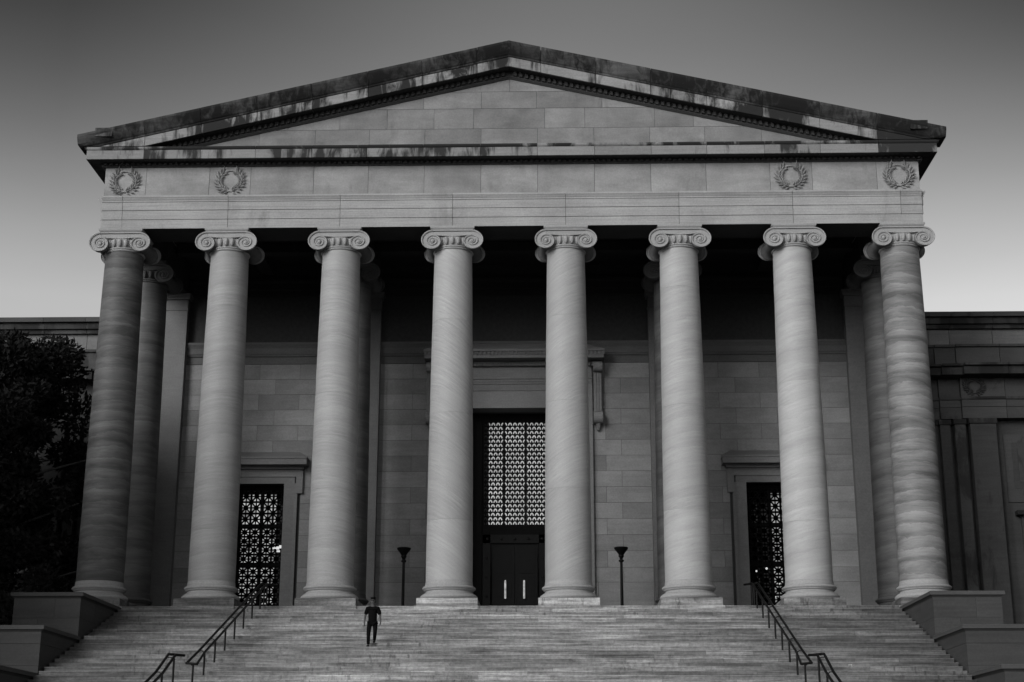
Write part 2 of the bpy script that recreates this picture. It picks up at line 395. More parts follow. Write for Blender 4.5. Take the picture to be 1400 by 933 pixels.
def make_capital(parent):
    """Ionic capital: bolsters, canalis, eggs, astragal; volutes, eggs and abacus as pieces of their own"""
    ez, ex_ = 15.67, .853
    mb = MB(); bo = MB()
    for sx in (-1, 1):
        bo.lathe([(.30, -.88), (.38, -.86), (.385, -.78), (.32, -.70), (.28, -.45), (.24, -.1), (.27, 0), (.24, .1), (.28, .45), (.32, .70), (.385, .78), (.38, .86), (.30, .88)], 24, (sx*ex_, 0, ez), 'y')
    # canalis band with a sagging lower edge
    for sy in (-1, 1):
        up_, lo = [], []
        for i in range(13):
            xx = -ex_+2*ex_*i/12; up_.append((xx, ez+.455)); lo.append((xx, ez+.30-.07*(1-(xx/ex_)**2)))
        ring = up_+lo[::-1]
        mb.rings([[(a, sy*.72, b_) for a, b_ in ring], [(a, sy*.90, b_) for a, b_ in ring]])
        mb.box(-ex_, ex_, min(sy*.90, sy*.965), max(sy*.90, sy*.965), ez+.445, ez+.502)
        mb.tube([(a, sy*.90, b_) for a, b_ in lo], .022, 6)
    mb.box(-.84, .84, -.80, .80, ez+.1, ez+.5)
    mb.lathe([(.80, 15.45), (.82, 15.50), (.87, 15.62), (.90, 15.76), (.90, 15.9), (.5, 15.95)], 48)
    cap = mb.build('capital', 'capital_stone', parent, True, 40)
    bo.build('bolster', 'shaded_stone', cap, True, 40)  # bolsters darkened: shade behind the volutes put into their tone
    for sy in (-1, 1):
        for sx in (-1, 1):
            m2 = MB()
            sp = spiral_pts(sx)
            first = [p_ for i, p_ in enumerate(sp) if 2*PI*2.55*i/70 <= 2*PI*1.0+.05]
            ring = [(a, b_) for a, b_, _ in first]
            f0 = [(a*.97, 0, b_*.97) for a, b_ in ring]; f1 = [(a*.97, sy*-.09, b_*.97) for a, b_ in ring]
            n_ = len(ring); vs = [(0, 0, 0)]+f0+f1; fs = [(0, i+1, i+2) for i in range(n_-1)]+[(0, n_, 1)]+[(i+1, n_+i+1, n_+i+2, i+2) for i in range(n_-1)]+[(n_, 2*n_, n_+1, 1)]
            m2.add(vs, fs)
            rs = []
            for a, b_, r_ in sp:
                l = math.hypot(a, b_); ua, ub = a/l, b_/l; wd = .034+.055*r_
                hi = .035+.05*r_
                rs.append([(a, sy*-.02, b_), (a, sy*hi, b_), (a-ua*wd*.35, sy*hi*1.15, b_-ub*wd*.35), (a-ua*wd, sy*hi*.8, b_-ub*wd), (a-ua*wd*1.2, sy*-.02, b_-ub*wd*1.2)])
            m2.rings(rs)
            m2.lathe([(.085, -.02), (.085, .04), (.06, .065), (.02, .075)], 14, axis='y') if sy > 0 else m2.lathe([(.085, .02), (.085, -.04), (.06, -.065), (.02, -.075)], 14, axis='y')
            m2.build('volute', 'capital_stone', cap, True, 45, loc=(sx*ex_, sy*.915, ez))
    em = MB().lathe([(.02, -.17), (.055, -.14), (.085, -.05), (.095, .05), (.085, .13), (.05, .16)], 10).build('egg', 'capital_stone', cap, True, 60)
    k = 0
    for j in range(22):
        a = -PI/2+2*PI*(j+.0)/22
        if abs(math.cos(a)) > .62: continue
        o = em if k == 0 else em.copy()
        if k: COL.objects.link(o)
        o.location = (.90*math.cos(a), .90*math.sin(a), 15.70); k += 1
    MB().lathe([(.82, 15.34), (.86, 15.36), (.875, 15.39), (.86, 15.42), (.85, 15.425), (.885, 15.44), (.90, 15.47), (.885, 15.50), (.84, 15.51)], 48).build('astragal', 'capital_stone', cap, True, 50)
    q = .955
    MB().rings([[(-h, -h, z_), (h, -h, z_), (h, h, z_), (-h, h, z_)] for h, z_ in ((q-.10, 16.17), (q-.06, 16.20), (q-.01, 16.25), (q, 16.27), (q, 16.352))]).build('abacus', 'capital_stone', cap, True, 30)
    return cap
def make_column(label, loc, mat, joints, group, first=None):
    root = thing('ionic_column', label, 'column', loc, group)
    if first is None:
        box('plinth', -1.23, 1.23, -1.23, 1.23, 0, .345, 'step_stone', root)
        MB().lathe(base_prof, 56).build('base', 'capital_stone', root, True, 50)
        make_capital(root)
    else:
        for ch in first.children:
            if not ch.name.startswith('shaft'): copy_tree(ch, root)
    zs = [1.12]+joints+[15.36]
    for a, b_ in zip(zs[:-1], zs[1:]):
        n_ = max(3, int((b_-a)/.8)); zz = [a+.003+(b_-a-.006)*i/n_ for i in range(n_+1)]
        MB().lathe([(shaft_r(q)-.006 if i in (0, n_) else shaft_r(q), q-a) for i, q in enumerate(zz)], 64, mi=0).build('shaft_drum', mat, root, True, 60, loc=(0, 0, a))
    return root
looks = ['dark ionic column with wavy bands beside the tree, leftmost of the front row',
 'pale ionic column in front of the left lattice door',
 'smooth pale ionic column standing just behind the walking man',
 'ionic column with fine streaks rising to the right, left of the bronze centre door',
 'ionic column with fine streaks falling to the right, right of the bronze centre door',
 'ionic column right of the right-hand lamp post',
 'brightest ionic column, in front of the right lattice door',
 'strongly banded ionic column at the right end of the front row']
jts = [[4.1, 8.3, 12.0], [3.2, 7.6, 12.9], [4.9, 9.0, 12.6], [3.6, 8.1, 12.2], [4.9, 8.6, 12.35], [4.0, 8.4, 13.6], [3.5, 9.4, 13.0], [5.2, 9.7, 12.8]]
first = None
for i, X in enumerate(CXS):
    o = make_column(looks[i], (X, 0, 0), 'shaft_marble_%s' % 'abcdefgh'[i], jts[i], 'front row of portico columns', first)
    if first is None: first = o
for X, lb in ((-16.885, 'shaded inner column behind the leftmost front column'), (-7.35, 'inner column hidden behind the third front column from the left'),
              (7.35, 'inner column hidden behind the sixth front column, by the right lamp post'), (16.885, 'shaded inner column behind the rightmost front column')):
    ic = make_column(lb, (X, 4.24, 0), 'shaft_marble_inner_shade', [4.5, 8.8, 12.4], 'inner portico columns', first)
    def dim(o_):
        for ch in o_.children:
            if not ch.name.startswith('shaft'): ch.material_slots[0].link = 'OBJECT'; ch.material_slots[0].material = MATS['inner_capital_shade']
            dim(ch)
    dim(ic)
for X in CXS:                                    # pedestal blocks that reach forward into the first step
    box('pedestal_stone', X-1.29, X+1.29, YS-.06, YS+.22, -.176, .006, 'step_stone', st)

# ------------------------------------------------------------------ entablature
ent = thing('entablature', 'carved stone entablature with wreaths carried by the row of columns', 'entablature')
def arch_prof(yo, yi):
    s_ = -1
    return [(yi, ZA), (yo, ZA), (yo, 16.765), (yo-.035, 16.775), (yo-.035, 17.18), (yo-.07, 17.19), (yo-.07, 17.555), (yo-.10, 17.57), (yo-.10, 17.62),
            (yo-.13, 17.66), (yo-.16, 17.72), (yo-.19, 17.76), (yo-.19, 17.83), (yi, 17.83)]
js = [-17.80]+CXS+[17.80]
for a, b_ in zip(js[:-1], js[1:]):
    cx = (a+b_)/2; g_ = .009
    # end blocks carry the mouldings round the corner
    mb = MB(); sweep_x(mb, [(y_, z_-17) for y_, z_ in arch_prof(-.85, .85)], (a-cx+g_, b_-cx-g_))
    sgm = [1]+[0]*13
    mb = MB(); sweep_x(mb, [(y_, z_-17) for y_, z_ in arch_prof(-.85, .85)], (a-cx+g_, b_-cx-g_), segm=sgm)
    mb.build('architrave_block', ['architrave_stone', 'soffit_shade'], ent, loc=(cx, 0, 17))
for sg in (-1, 1):
    for a, b_ in ((-1.03, 4.24), (4.24, 8.5)):
        mb = MB(); mb.rings([[(sg*(-y_+16.95), yy, z_-17) for y_, z_ in arch_prof(-.85, .85)] for yy in (a+.19 if a < 0 else a+.009, b_-.009)], segm=[1]+[0]*12+[1])
        mb.build('flank_architrave_block', ['architrave_stone', 'soffit_shade'], ent, loc=(0, 0, 17))
MB().box(-17.79, 17.79, -.82, .8, ZA+.01, 17.82).box(-17.77, 17.77, -.82, .8, 17.84, 19.6).build('entablature_core', 'backing', ent)
fj = [-17.78, -15.95, -13.16, -11.34, -8.57, -6.17, -3.72, -1.24, 1.24, 3.72, 6.17, 8.57, 11.34, 13.16, 15.95, 17.78]
for a, b_ in zip(fj[:-1], fj[1:]):
    box('frieze_block', a+.008, b_-.008, -.85+random.uniform(-.004, .004), .7, 17.835, 19.5, 'frieze_stone', ent)
for sg in (-1, 1):
    for a, b_ in ((-.6, 2.4), (2.4, 5.3), (5.3, 8.6)):
        x0, x1 = sorted((sg*16.6, sg*17.775)); box('flank_frieze_block', x0, x1, a+.008+(.11 if a < 0 else 0), b_-.008, 17.835, 19.5, 'frieze_stone', ent)
def wreath(cx, cz, y=-.86, parent=ent, rx=.50, rz=.48, mat='frieze_stone', sc=1.0):
    mb = MB(); rr = random.Random(int(cx*10))
    def leaf(p_, d, L, W, H):
        nrm = Vector((0, -1, 0)); side = d.cross(nrm).normalized()
        a = p_-d*L*.15; tip = p_+d*L; mid = p_+d*L*.42
        vs = [a, mid+side*W, tip+nrm*H*.7, mid-side*W, mid+nrm*H*1.5+d*.02, a+nrm*H*.3]
        vs2 = [a+Vector((0, .02, 0)), mid+side*W+Vector((0, .02, 0)), tip+Vector((0, .02, 0)), mid-side*W+Vector((0, .02, 0))]
        mb.add(vs+vs2, [(0, 1, 4), (1, 2, 4), (2, 3, 4), (3, 0, 4), (0, 6, 7, 1), (1, 7, 8, 2), (2, 8, 9, 3), (3, 9, 6, 0)])
    for sg in (-1, 1):
        pts = []
        for i in range(11):
            th = -PI/2+sg*(.16+i*(PI-.5)/10); pts.append(Vector((rx*math.cos(th), 0, rz*math.sin(th))))
        mb.tube([p_+Vector((0, -.02, 0)) for p_ in pts], .028*sc, 6)
        for i in range(0, 10):
            d = (pts[i+1]-pts[i]).normalized(); nn = Vector((pts[i].x/rx, 0, pts[i].z/rz)).normalized()
            for o_, ln in ((1.15, .25), (-1.05, .19), (.1, .2)):
                if abs(o_) < .5 and i % 2: continue
                dd = (d+nn*o_+Vector((0, -.30, 0))).normalized()
                leaf(pts[i]+nn*.04*o_+Vector((0, -.03-rr.uniform(0, .04), 0)), dd, (ln+rr.uniform(-.03, .04))*sc, .040*sc, .05)
        # ribbon ends at the top
        e_ = pts[-1]; mb.add([e_+Vector((-.05, -.05, 0)), e_+Vector((.05, -.05, 0)), e_+Vector((sg*.14, -.07, .16)), e_+Vector((sg*.02, -.07, .17))], [(0, 1, 2, 3)])
    mb.tube([(-.1, -.04, -rz), (.1, -.04, -rz)], .05, 8)
    mb.tube([(-.24, -.04, rz*.86), (-.1, -.05, rz*.98), (.1, -.05, rz*.98), (.24, -.04, rz*.86)], .045*sc, 8)
    o = mb.build('wreath', mat, parent, False, loc=(cx, y, cz)); o.scale = (1, .75, 1); return o
for X in (-16.88, -12.23, 12.23, 16.88): wreath(X, 18.56)
# bed mould, corona, sill of the level cornice
cj = [-18.47, -15.95, -13.46, -11.05, -8.57, -6.17, -3.72, -1.24, 1.24, 3.72, 6.17, 8.57, 11.05, 13.46, 15.95, 18.47]
cprof = [(-.6, 19.40), (-1.44, 19.40), (-1.47, 19.354), (-1.52, 19.36), (-1.52, 19.76), (-1.55, 19.78), (-1.58, 19.83), (-1.58, 19.90), (-1.2, 19.95), (-.6, 19.95)]
csegm = [2, 2, 0, 0, 1, 1, 1, 1, 1, 1]
for a, b_ in zip(cj[:-1], cj[1:]):
    cx = (a+b_)/2; j = random.uniform(-.006, .006)
    mb = MB(); sweep_x(mb, [(y_+j, z_-19.6) for y_, z_ in cprof], (a-cx+.008, b_-cx-.008), segm=csegm)
    mb.build('cornice_block', ['corona_stone', 'sill_stone', 'soffit_shade'], ent, loc=(cx, 0, 19.6))
bed = [(-.82, 19.20), (-.88, 19.20), (-.93, 19.26), (-.96, 19.27), (-.96, 19.399), (-.82, 19.399)]
sweep_x(MB(), bed, (-17.85, 17.85)).build('bed_mould', 'soffit_shade', ent)
mb = MB(); x = -17.8
while x < 17.8: mb.box(x, x+.13, -1.06, -.965, 19.275, 19.397); x += .24
tag(mb.build('dentil_row', 'soffit_shade', ent), kind='stuff')
for sg in (-1, 1):
    # flank cornice and gutter
    pr_ = [(16.9, 19.38), (18.39, 19.38), (18.42, 19.354), (18.47, 19.36), (18.47, 19.80), (18.56, 19.86), (18.84, 20.28), (18.84, 20.36), (18.3, 20.48), (16.9, 20.2)]
    for a, b_ in ((-1.50, 2.2), (2.2, 5.9), (5.9, 9.8)):
        sweep_y(MB(), [(q-16, z_-19.6) for q, z_ in pr_], (a+.01, b_), sg).build('flank_cornice_block', 'wing_cornice', ent, loc=(sg*16, 0, 19.6))
    sweep_y(MB(), [(17.7, 19.20), (17.9, 19.22), (17.96, 19.28), (17.96, 19.378), (17.7, 19.378)], (-.95, 8.8), sg).build('bed_mould', 'soffit_shade', ent)

# ------------------------------------------------------------------ pediment
ped = thing('pediment', 'low triangular stone pediment with soot-stained raking cornices crowning the portico', 'pediment', (0, 0, 19.96))
def adopt(o, root): o.location = Vector(o.location)-root.location; return o
SL = .2295
zr = lambda x: -SL*abs(x)
rp = [(-.6, 23.66), (-1.43, 23.66), (-1.46, 23.62), (-1.52, 23.63), (-1.52, 24.06), (-1.56, 24.08), (-1.58, 24.14), (-1.63, 24.18), (-1.72, 24.30), (-1.83, 24.48), (-1.88, 24.58), (-1.88, 24.69), (-.6, 24.85)]
rseg = [2, 2, 0, 0, 1, 1, 1, 1, 1, 1, 1, 1, 1]
rj = [0, 1.40, 3.83, 6.2, 8.65, 11.05, 13.5, 15.95, 18.84]
def rake_block(x0, x1):
    xs = [x0, 0, x1] if x0 < 0 < x1 else [x0, x1]; cx = (x0+x1)/2; zc = 24.2+zr(cx)
    g_ = .010; mb = MB(); j = random.uniform(-.008, .008)
    prof = rp
    st_ = [xs[0]+g_]+([0] if len(xs) == 3 else [])+[xs[-1]-g_]
    if max(abs(x0), abs(x1)) > 18:             # the end block stops on the level cornice
        sweep_x(mb, [(y_+j-(0), max(z_, 0)) for y_, z_ in prof], ())if False else None
        rings = []
        n_ = 12
        for i in range(n_+1):
            xx = st_[0]+(st_[-1]-st_[0])*i/n_
            rings.append([(xx-cx, y_+j, max(z_+zr(xx), 19.955)-zc) for y_, z_ in prof])
        mb.rings(rings, segm=rseg)
    else:
        sweep_x(mb, [(y_+j, z_-zc) for y_, z_ in prof], [q-cx for q in st_], lambda q: zr(q+cx), segm=rseg)
    return adopt(mb.build('raking_cornice_block', ['rake_corona', 'rake_sima', 'soffit_shade'], ped, loc=(cx, 0, zc)), ped)
rake_block(-1.40, 1.40)
for a, b_ in zip(rj[1:-1], rj[2:]):
    rake_block(a, b_); rake_block(-b_, -a)
for sg in (-1, 1):
    x0, x1 = sorted((sg*17.32, sg*18.07)); adopt(box('corner_block', x0, x1, -1.85, -.6, 20.3, 20.70, 'rake_sima', ped), ped)
mb = MB(); rb = [(-.82, 23.30), (-.90, 23.30), (-.95, 23.36), (-.97, 23.38), (-.97, 23.659), (-.82, 23.659)]
for sg in (-1, 1): mb.rings([[(sg*xx, y_, max(z_+zr(xx), 19.96)) for y_, z_ in rb] for xx in (0, 4, 8, 12, 14, 15, 16, 16.4)])
adopt(mb.build('raking_bed_mould', 'soffit_shade', ped), ped)
mb = MB(); 
for sg in (-1, 1):
    x = .2
    while x < 15.2:
        mb.rings([[(sg*q, y_, z_+zr(q)) for y_, z_ in ((-.975, 23.44), (-1.08, 23.44), (-1.08, 23.64), (-.975, 23.64))] for q in (x, x+.13)]); x += .25
tag(adopt(mb.build('dentil_row', 'soffit_shade', ped), ped), kind='stuff')
def clip(poly, sg, c0):                          # keep z <= c0 - SL*sg*x
    out = []
    f_ = lambda p_: c0-SL*sg*p_[0]-p_[1]
    for i in range(len(poly)):
        a, b_ = poly[i], poly[(i+1) % len(poly)]; fa, fb = f_(a), f_(b_)
        if fa >= 0: out.append(a)
        if (fa >= 0) != (fb >= 0):
            u_ = fa/(fa-fb); out.append((a[0]+u_*(b_[0]-a[0]), a[1]+u_*(b_[1]-a[1])))
    return out
rowA = fj[:]; rowA = [-17.5, -16]+[-13.5, -11.05, -8.57, -6.17, -3.72, -1.24, 1.24, 3.72, 6.17, 8.57, 11.05, 13.5]+[16, 17.5]
rowB = [-14.5, -11.9, -9.8, -7.5, -5.4, -3.33, -1.58, 1.56, 3.33, 6.4, 8.1, 10.4, 12.6, 15]
rowC = [-9.5, -6.3, -3.8, -1.24, 1.20, 4.1, 6.6, 9.5]
rowD = [-6, -2.6, 0, 2.5, 6]
for (z0, z1), row in zip(((19.96, 20.93), (20.93, 21.89), (21.89, 22.7), (22.7, 23.6)), (rowA, rowB, rowC, rowD)):
    for a, b_ in zip(row[:-1], row[1:]):
        g_ = .007; pl = [(a+g_, z0+g_), (b_-g_, z0+g_), (b_-g_, z1-g_), (a+g_, z1-g_)]
        pl = clip(clip(pl, 1, 23.5), -1, 23.5)
        if len(pl) < 3: continue
        cx, cz = sum(q[0] for q in pl)/len(pl), sum(q[1] for q in pl)/len(pl); yy = -.86+random.uniform(-.004, .004)
        adopt(MB().rings([[(q[0]-cx, yy, q[1]-cz) for q in pl], [(q[0]-cx, -.6, q[1]-cz) for q in pl]]).build('tympanum_stone', 'tympanum_stone', ped, loc=(cx, 0, cz)), ped)
adopt(MB().rings([[(q[0], y_, q[1]) for q in ((-17.3, 19.6), (17.3, 19.6), (0, 23.9))] for y_ in (-.84, -.3)]).build('tympanum_backing', 'backing', ped), ped)
mb = MB()
for sg in (-1, 1): mb.rings([[(sg*a, y_, b_) for a, b_ in ((0, 24.3), (18.7, 20.0), (18.7, 20.32), (0, 24.66))] for y_ in (-1.6, 11)])
adopt(mb.build('roof', 'roof_metal', ped), ped)
adopt(MB().rings([[(q[0], y_, q[1]) for q in ((-18.2, 20.0), (18.2, 20.0), (0, 24.3))] for y_ in (10.6, 10.9)]).build('rear_gable', 'wing_stone', ped), ped)

# ------------------------------------------------------------------ ceiling of the portico
ce = thing('portico_ceiling', 'dark beamed stone ceiling between the columns and the back wall', 'ceiling', (0, 4, 17.8))
def cbox(n_, *a): return adopt(box(n_, *a, ce), ce)
cbox('ceiling_slab', -16.1, 16.1, .8, 8.8, 17.9, 18.2, 'soffit_shade')
for X in (-7.35, 7.35): cbox('beam', X-.78, X+.78, .87, 8.4, ZA+.004, 17.88, 'soffit_shade')
for X in (-12.2, -2.45, 2.45, 12.2): cbox('beam', X-.3, X+.3, .87, 8.4, 17.35, 17.88, 'soffit_shade')
for Y in (3.2, 5.6): cbox('cross_beam', -16, 16, Y-.3, Y+.3, 17.42, 17.87, 'soffit_shade')

# ------------------------------------------------------------------ back wall
YW = 8.75
wl = thing('portico_wall', 'back wall of large ashlar blocks with pilasters behind the columns', 'wall', (0, YW, 0))
# openings: centre door frame and side door frames
SD, SDW, SFW = 12.10, 1.13, 1.90                 # side door centre, half opening, half frame
CDW, CFW = 2.72, 3.76
bk = MB()
for a, b_ in ((-17.8, -SD-SDW), (-SD+SDW, -CDW), (CDW, SD-SDW), (SD+SDW, 17.8)): bk.box(a, b_, YW+.02, YW+.9, -.3, 18.3)
for X in (-SD, SD): bk.box(X-SDW, X+SDW, YW+.02, YW+.9, 6.93, 18.3)
bk.box(-CDW, CDW, YW+.02, YW+.9, 10.60, 18.3)
bk.build('wall_core', 'backing', wl, loc=(0, -YW, 0))
PW = .83
bays = [(-16.06, -8.18), (-6.52, 6.52), (8.18, 16.06)]
def wbox(n_, a, b_, y0, y1, z0, z1, m_='wall_stone', par=None): return adopt(box(n_, a, b_, y0, y1, z0, z1, m_, wl), wl)
blocks = [(-SD-SFW, -SD+SFW, 8.22), (-CFW, CFW, 13.3), (SD-SFW, SD+SFW, 8.22)]
zc = [0, 2.24, 2.93]+[3.70+.7625*i for i in range(13)]
for bi, (x0, x1) in enumerate(bays):
    for r_, (z0, z1) in enumerate(zip(zc[:-1], zc[1:])):
        n_ = round((x1-x0)/1.9); L = (x1-x0)/n_
        xs = [x0]+[x0+L*(i+(.25 if r_ % 2 else -.15)) for i in range(1, n_+(0 if r_ % 2 else 1))]+[x1]
        xs = [x0]+[q for q in xs[1:-1] if x0+.5 < q < x1-.5]+[x1]
        if r_ == 0: xs = [x0]+[q for q in (x0+2.6, x1-2.6)]+[x1]
        for a, b_ in zip(xs[:-1], xs[1:]):
            segs = [(a, b_)]
            for (p0, p1, pz) in blocks:
                if z0 >= pz-.3: continue
                new = []
                for (u_, v_) in segs:
                    if v_ <= p0 or u_ >= p1: new.append((u_, v_)); continue
                    if u_ < p0-.15: new.append((u_, p0))
                    if v_ > p1+.15: new.append((p1, v_))
                segs = new
            for u_, v_ in segs:
                wbox('wall_stone', u_+.007, v_-.007, YW+random.uniform(-.005, .005), YW+.3, z0+.007, z1-.007)
# string moulding and the plain wall above it
for x0, x1 in bays:
    mo = [(YW+.1, 12.86), (YW-.03, 12.86), (YW-.03, 13.20), (YW-.10, 13.24), (YW-.12, 13.30), (YW-.16, 13.34), (YW-.16, 13.62), (YW-.20, 13.70), (YW-.26, 13.80), (YW-.26, 13.9), (YW+.1, 13.95)]
    cx = (x0+x1)/2
    adopt(sweep_x(MB(), [(y_-YW, z_-13) for y_, z_ in mo], (x0-cx, x1-cx)).build('string_course', 'string_stone', wl, loc=(cx, YW, 13)), wl)
    z = 13.95; r_ = 0
    while z < 16.3:
        n_ = round((x1-x0)/2.4); L = (x1-x0)/n_
        xs = [x0]+[x0+L*(i+(.3 if r_ % 2 else -.2)) for i in range(1, n_)]+[x1]
        for a, b_ in zip(xs[:-1], xs[1:]): wbox('upper_wall_stone', a+.006, b_-.006, YW+.03+random.uniform(-.004, .004), YW+.3, z+.006, z+.78-.006, 'shaded_stone')
        z += .79; r_ += 1
    adopt(sweep_x(MB(), [(YW+.1-YW, 3.33), (-.10, 3.33), (-.10, 3.6), (-.16, 3.65), (-.16, 3.95), (-.24, 4.05), (-.24, 4.2), (.1, 4.2)], (x0-cx, x1-cx)).build('wall_architrave', 'soffit_shade', wl, loc=(cx, YW, 13)), wl)
# pilasters
for X in (-16.885, -7.35, 7.35, 16.885):
    zs = [0, 3.1, 7.2, 11.5, 15.55]
    mat_ = 'pilaster_stone'
    par = adopt(box('pilaster', X-PW, X+PW, YW-.42, YW+.3, 0, 15.50, mat_, wl), wl)
    def sub(n_, a, b_, y0, y1, z0, z1):
        o = box(n_, a, b_, y0, y1, z0, z1, mat_, par); o.location -= Vector((X, YW-.06, 7.75)); return o
    sub('pilaster_base', X-PW-.12, X+PW+.12, YW-.54, YW+.2, 0, .45); sub('pilaster_base', X-PW-.06, X+PW+.06, YW-.48, YW+.2, .45, .75)
    sub('necking', X-PW-.03, X+PW+.03, YW-.45, YW+.2, 15.51, 15.60)
    sub('pilaster_capital', X-PW-.01, X+PW+.01, YW-.43, YW+.2, 15.60, 16.05); sub('pilaster_capital', X-PW-.10, X+PW+.10, YW-.52, YW+.2, 16.05, 16.20); sub('abacus', X-PW-.15, X+PW+.15, YW-.57, YW+.2, 16.20, 16.355)

# ------------------------------------------------------------------ side doorways
def lattice(mb, x0, x1, z0, z1, cell, y=0, th=.03, w=.036):
    nx = max(1, round((x1-x0)/cell)); nz = max(1, round((z1-z0)/cell)); cx_, cz_ = (x1-x0)/nx, (z1-z0)/nz
    def bar(a, b_, w_):
        a, b_ = Vector((a[0], 0, a[1])), Vector((b_[0], 0, b_[1])); d = (b_-a).normalized(); n_ = Vector((-d.z, 0, d.x))*w_
        mb.rings([[p_+n_+Vector((0, y-th, 0)), p_-n_+Vector((0, y-th, 0)), p_-n_+Vector((0, y+th, 0)), p_+n_+Vector((0, y+th, 0))] for p_ in (a, b_)])
    for i in range(nx+1): bar((x0+cx_*i, z0), (x0+cx_*i, z1), w*1.3)
    for j in range(nz+1): bar((x0, z0+cz_*j), (x1, z0+cz_*j), w*1.3)
    for i in range(nx):
        bar((x0+cx_*(i+.5), z0), (x0+cx_*(i+.5), z1), w*.8)
    for j in range(nz): bar((x0, z0+cz_*(j+.5)), (x1, z0+cz_*(j+.5)), w*.8)
    for i in range(nx):
        for j in range(nz):
            a, b_, c_, d_ = x0+cx_*i, x0+cx_*(i+1), z0+cz_*j, z0+cz_*(j+1)
            bar((a, c_), (b_, d_), w); bar((a, d_), (b_, c_), w)
            mx, mz = (a+b_)/2, (c_+d_)/2; r_ = cell*.20; pts = [(mx+r_*math.cos(q*PI/4), mz+r_*math.sin(q*PI/4)) for q in range(9)]
            for p_, q_ in zip(pts[:-1], pts[1:]): bar(p_, q_, w*.9)
def side_door(X, label, lit, gx0, gx1):
    d = thing('lattice_door', label, 'doorway', (X, YW, 0), 'side doorways of the portico')
    # moulded frame: two jambs and a lintel with crossettes
    for sg in (-1, 1):
        a, b_ = sorted((sg*SDW, sg*(SDW+.5))); box('jamb', a, b_, -.10, .7, 0, 6.93, 'case_stone', d)
        a, b_ = sorted((sg*(SDW+.5), sg*(SFW-.12))); box('jamb_moulding', a, b_, -.14, .4, 0, 6.93, 'case_stone', d)
        a, b_ = sorted((sg*(SFW-.20), sg*(SFW+.12))); box('crossette', a, b_, -.17, .3, 6.45, 7.52, 'case_stone', d)
    box('lintel', -SDW-.5, SDW+.5, -.095, .6, 6.93, 7.25, 'case_stone', d)
    box('lintel_moulding', -SFW+.2, SFW-.2, -.15, .5, 7.25, 7.52, 'case_stone', d)
    mb = MB()
    for q, h0, h1 in ((.06, 7.52, 7.60), (.20, 7.60, 7.70), (.62, 7.74, 8.02), (.66, 8.02, 8.10)):
        mb.box(-SFW-.05-q*.5, SFW+.05+q*.5, -.12-q, .3, h0, h1)
    mb.box(-SFW-.2, SFW+.2, -.4, .3, 7.70, 7.745)
    e_ = SFW+.05+.33
    mb.rings([[(-e_, -.78, 8.10), (e_, -.78, 8.10), (e_, .1, 8.10), (-e_, .1, 8.10)], [(-e_+.45, .0, 8.48), (e_-.45, .0, 8.48), (e_-.45, .1, 8.48), (-e_+.45, .1, 8.48)]])
    mb.build('cornice', 'hood_stone', d)
    fr = MB(); 
    for a, b_, z0, z1 in ((-SDW, -SDW+.10, 0, 6.93), (SDW-.10, SDW, 0, 6.93), (-SDW, SDW, 6.72, 6.93), (-.04, .04, 0, 6.72), (-SDW, SDW, 4.92, 5.05), (-SDW, SDW, 3.06, 3.22), (-SDW, SDW, 0, .35)): fr.box(a, b_, .52, .64, z0, z1)
    fr.build('door_frame', 'bronze', d)
    zs = [(.35, 3.06), (3.22, 4.92), (5.05, 6.72)]
    for z0, z1 in zs:
        for a, b_ in ((-SDW+.1, -.04), (.04, SDW-.1)):
            mb = MB(); lattice(mb, a, b_, z0, z1, .48); mb.build('lattice_panel', 'bronze', d, loc=(0, .58, 0))
    box('glass_pane', -SDW, SDW, .68, .70, 0, 6.93, 'glass', d).location.y += 1.6
    MB().box(gx0, gx1, 1.0, 1.03, .5, 6.60).build('lit_window', lit, d)
    # dark lobby
    lb = MB().box(-SDW-.6, SDW+.6, 3.0, 3.1, 0, 7.5).box(-SDW-.6, -SDW-.5, .9, 3, 0, 7.5).box(SDW+.5, SDW+.6, .9, 3, 0, 7.5).box(-SDW-.6, SDW+.6, .9, 3, 7.4, 7.5).build('lobby', 'bronze', d)
    return d
d1 = side_door(-SD, 'doorway with brightly lit lattice door behind the second column from the left', 'lit_hall_side', -SDW+.1, .62)
MB().box(.62, .80, .40, .46, 3.90, 3.96).box(.80, .93, .40, .46, 3.86, 4.0).box(.82, .97, .40, .46, 3.74, 3.82).box(.93, 1.05, .40, .46, 3.92, 4.06).build('lamp', 'lamp_glow', d1)
d2 = side_door(SD, 'doorway with partly lit lattice door behind the second column from the right', 'lit_hall_dim', 0.02, .9)
mb = MB()
for x_, z_, r_ in ((-.75, 2.80, .045), (-.27, 2.92, .055), (.3, 2.2, .03), (.1, 1.6, .03), (.45, 1.2, .03), (-.1, 1.3, .02)): mb.lathe([(.3*r_, -r_), (r_, -.3*r_), (r_, .3*r_), (.3*r_, r_)], 8, (x_, .45, z_))
mb.build('lamp', 'lamp_glow', d2)

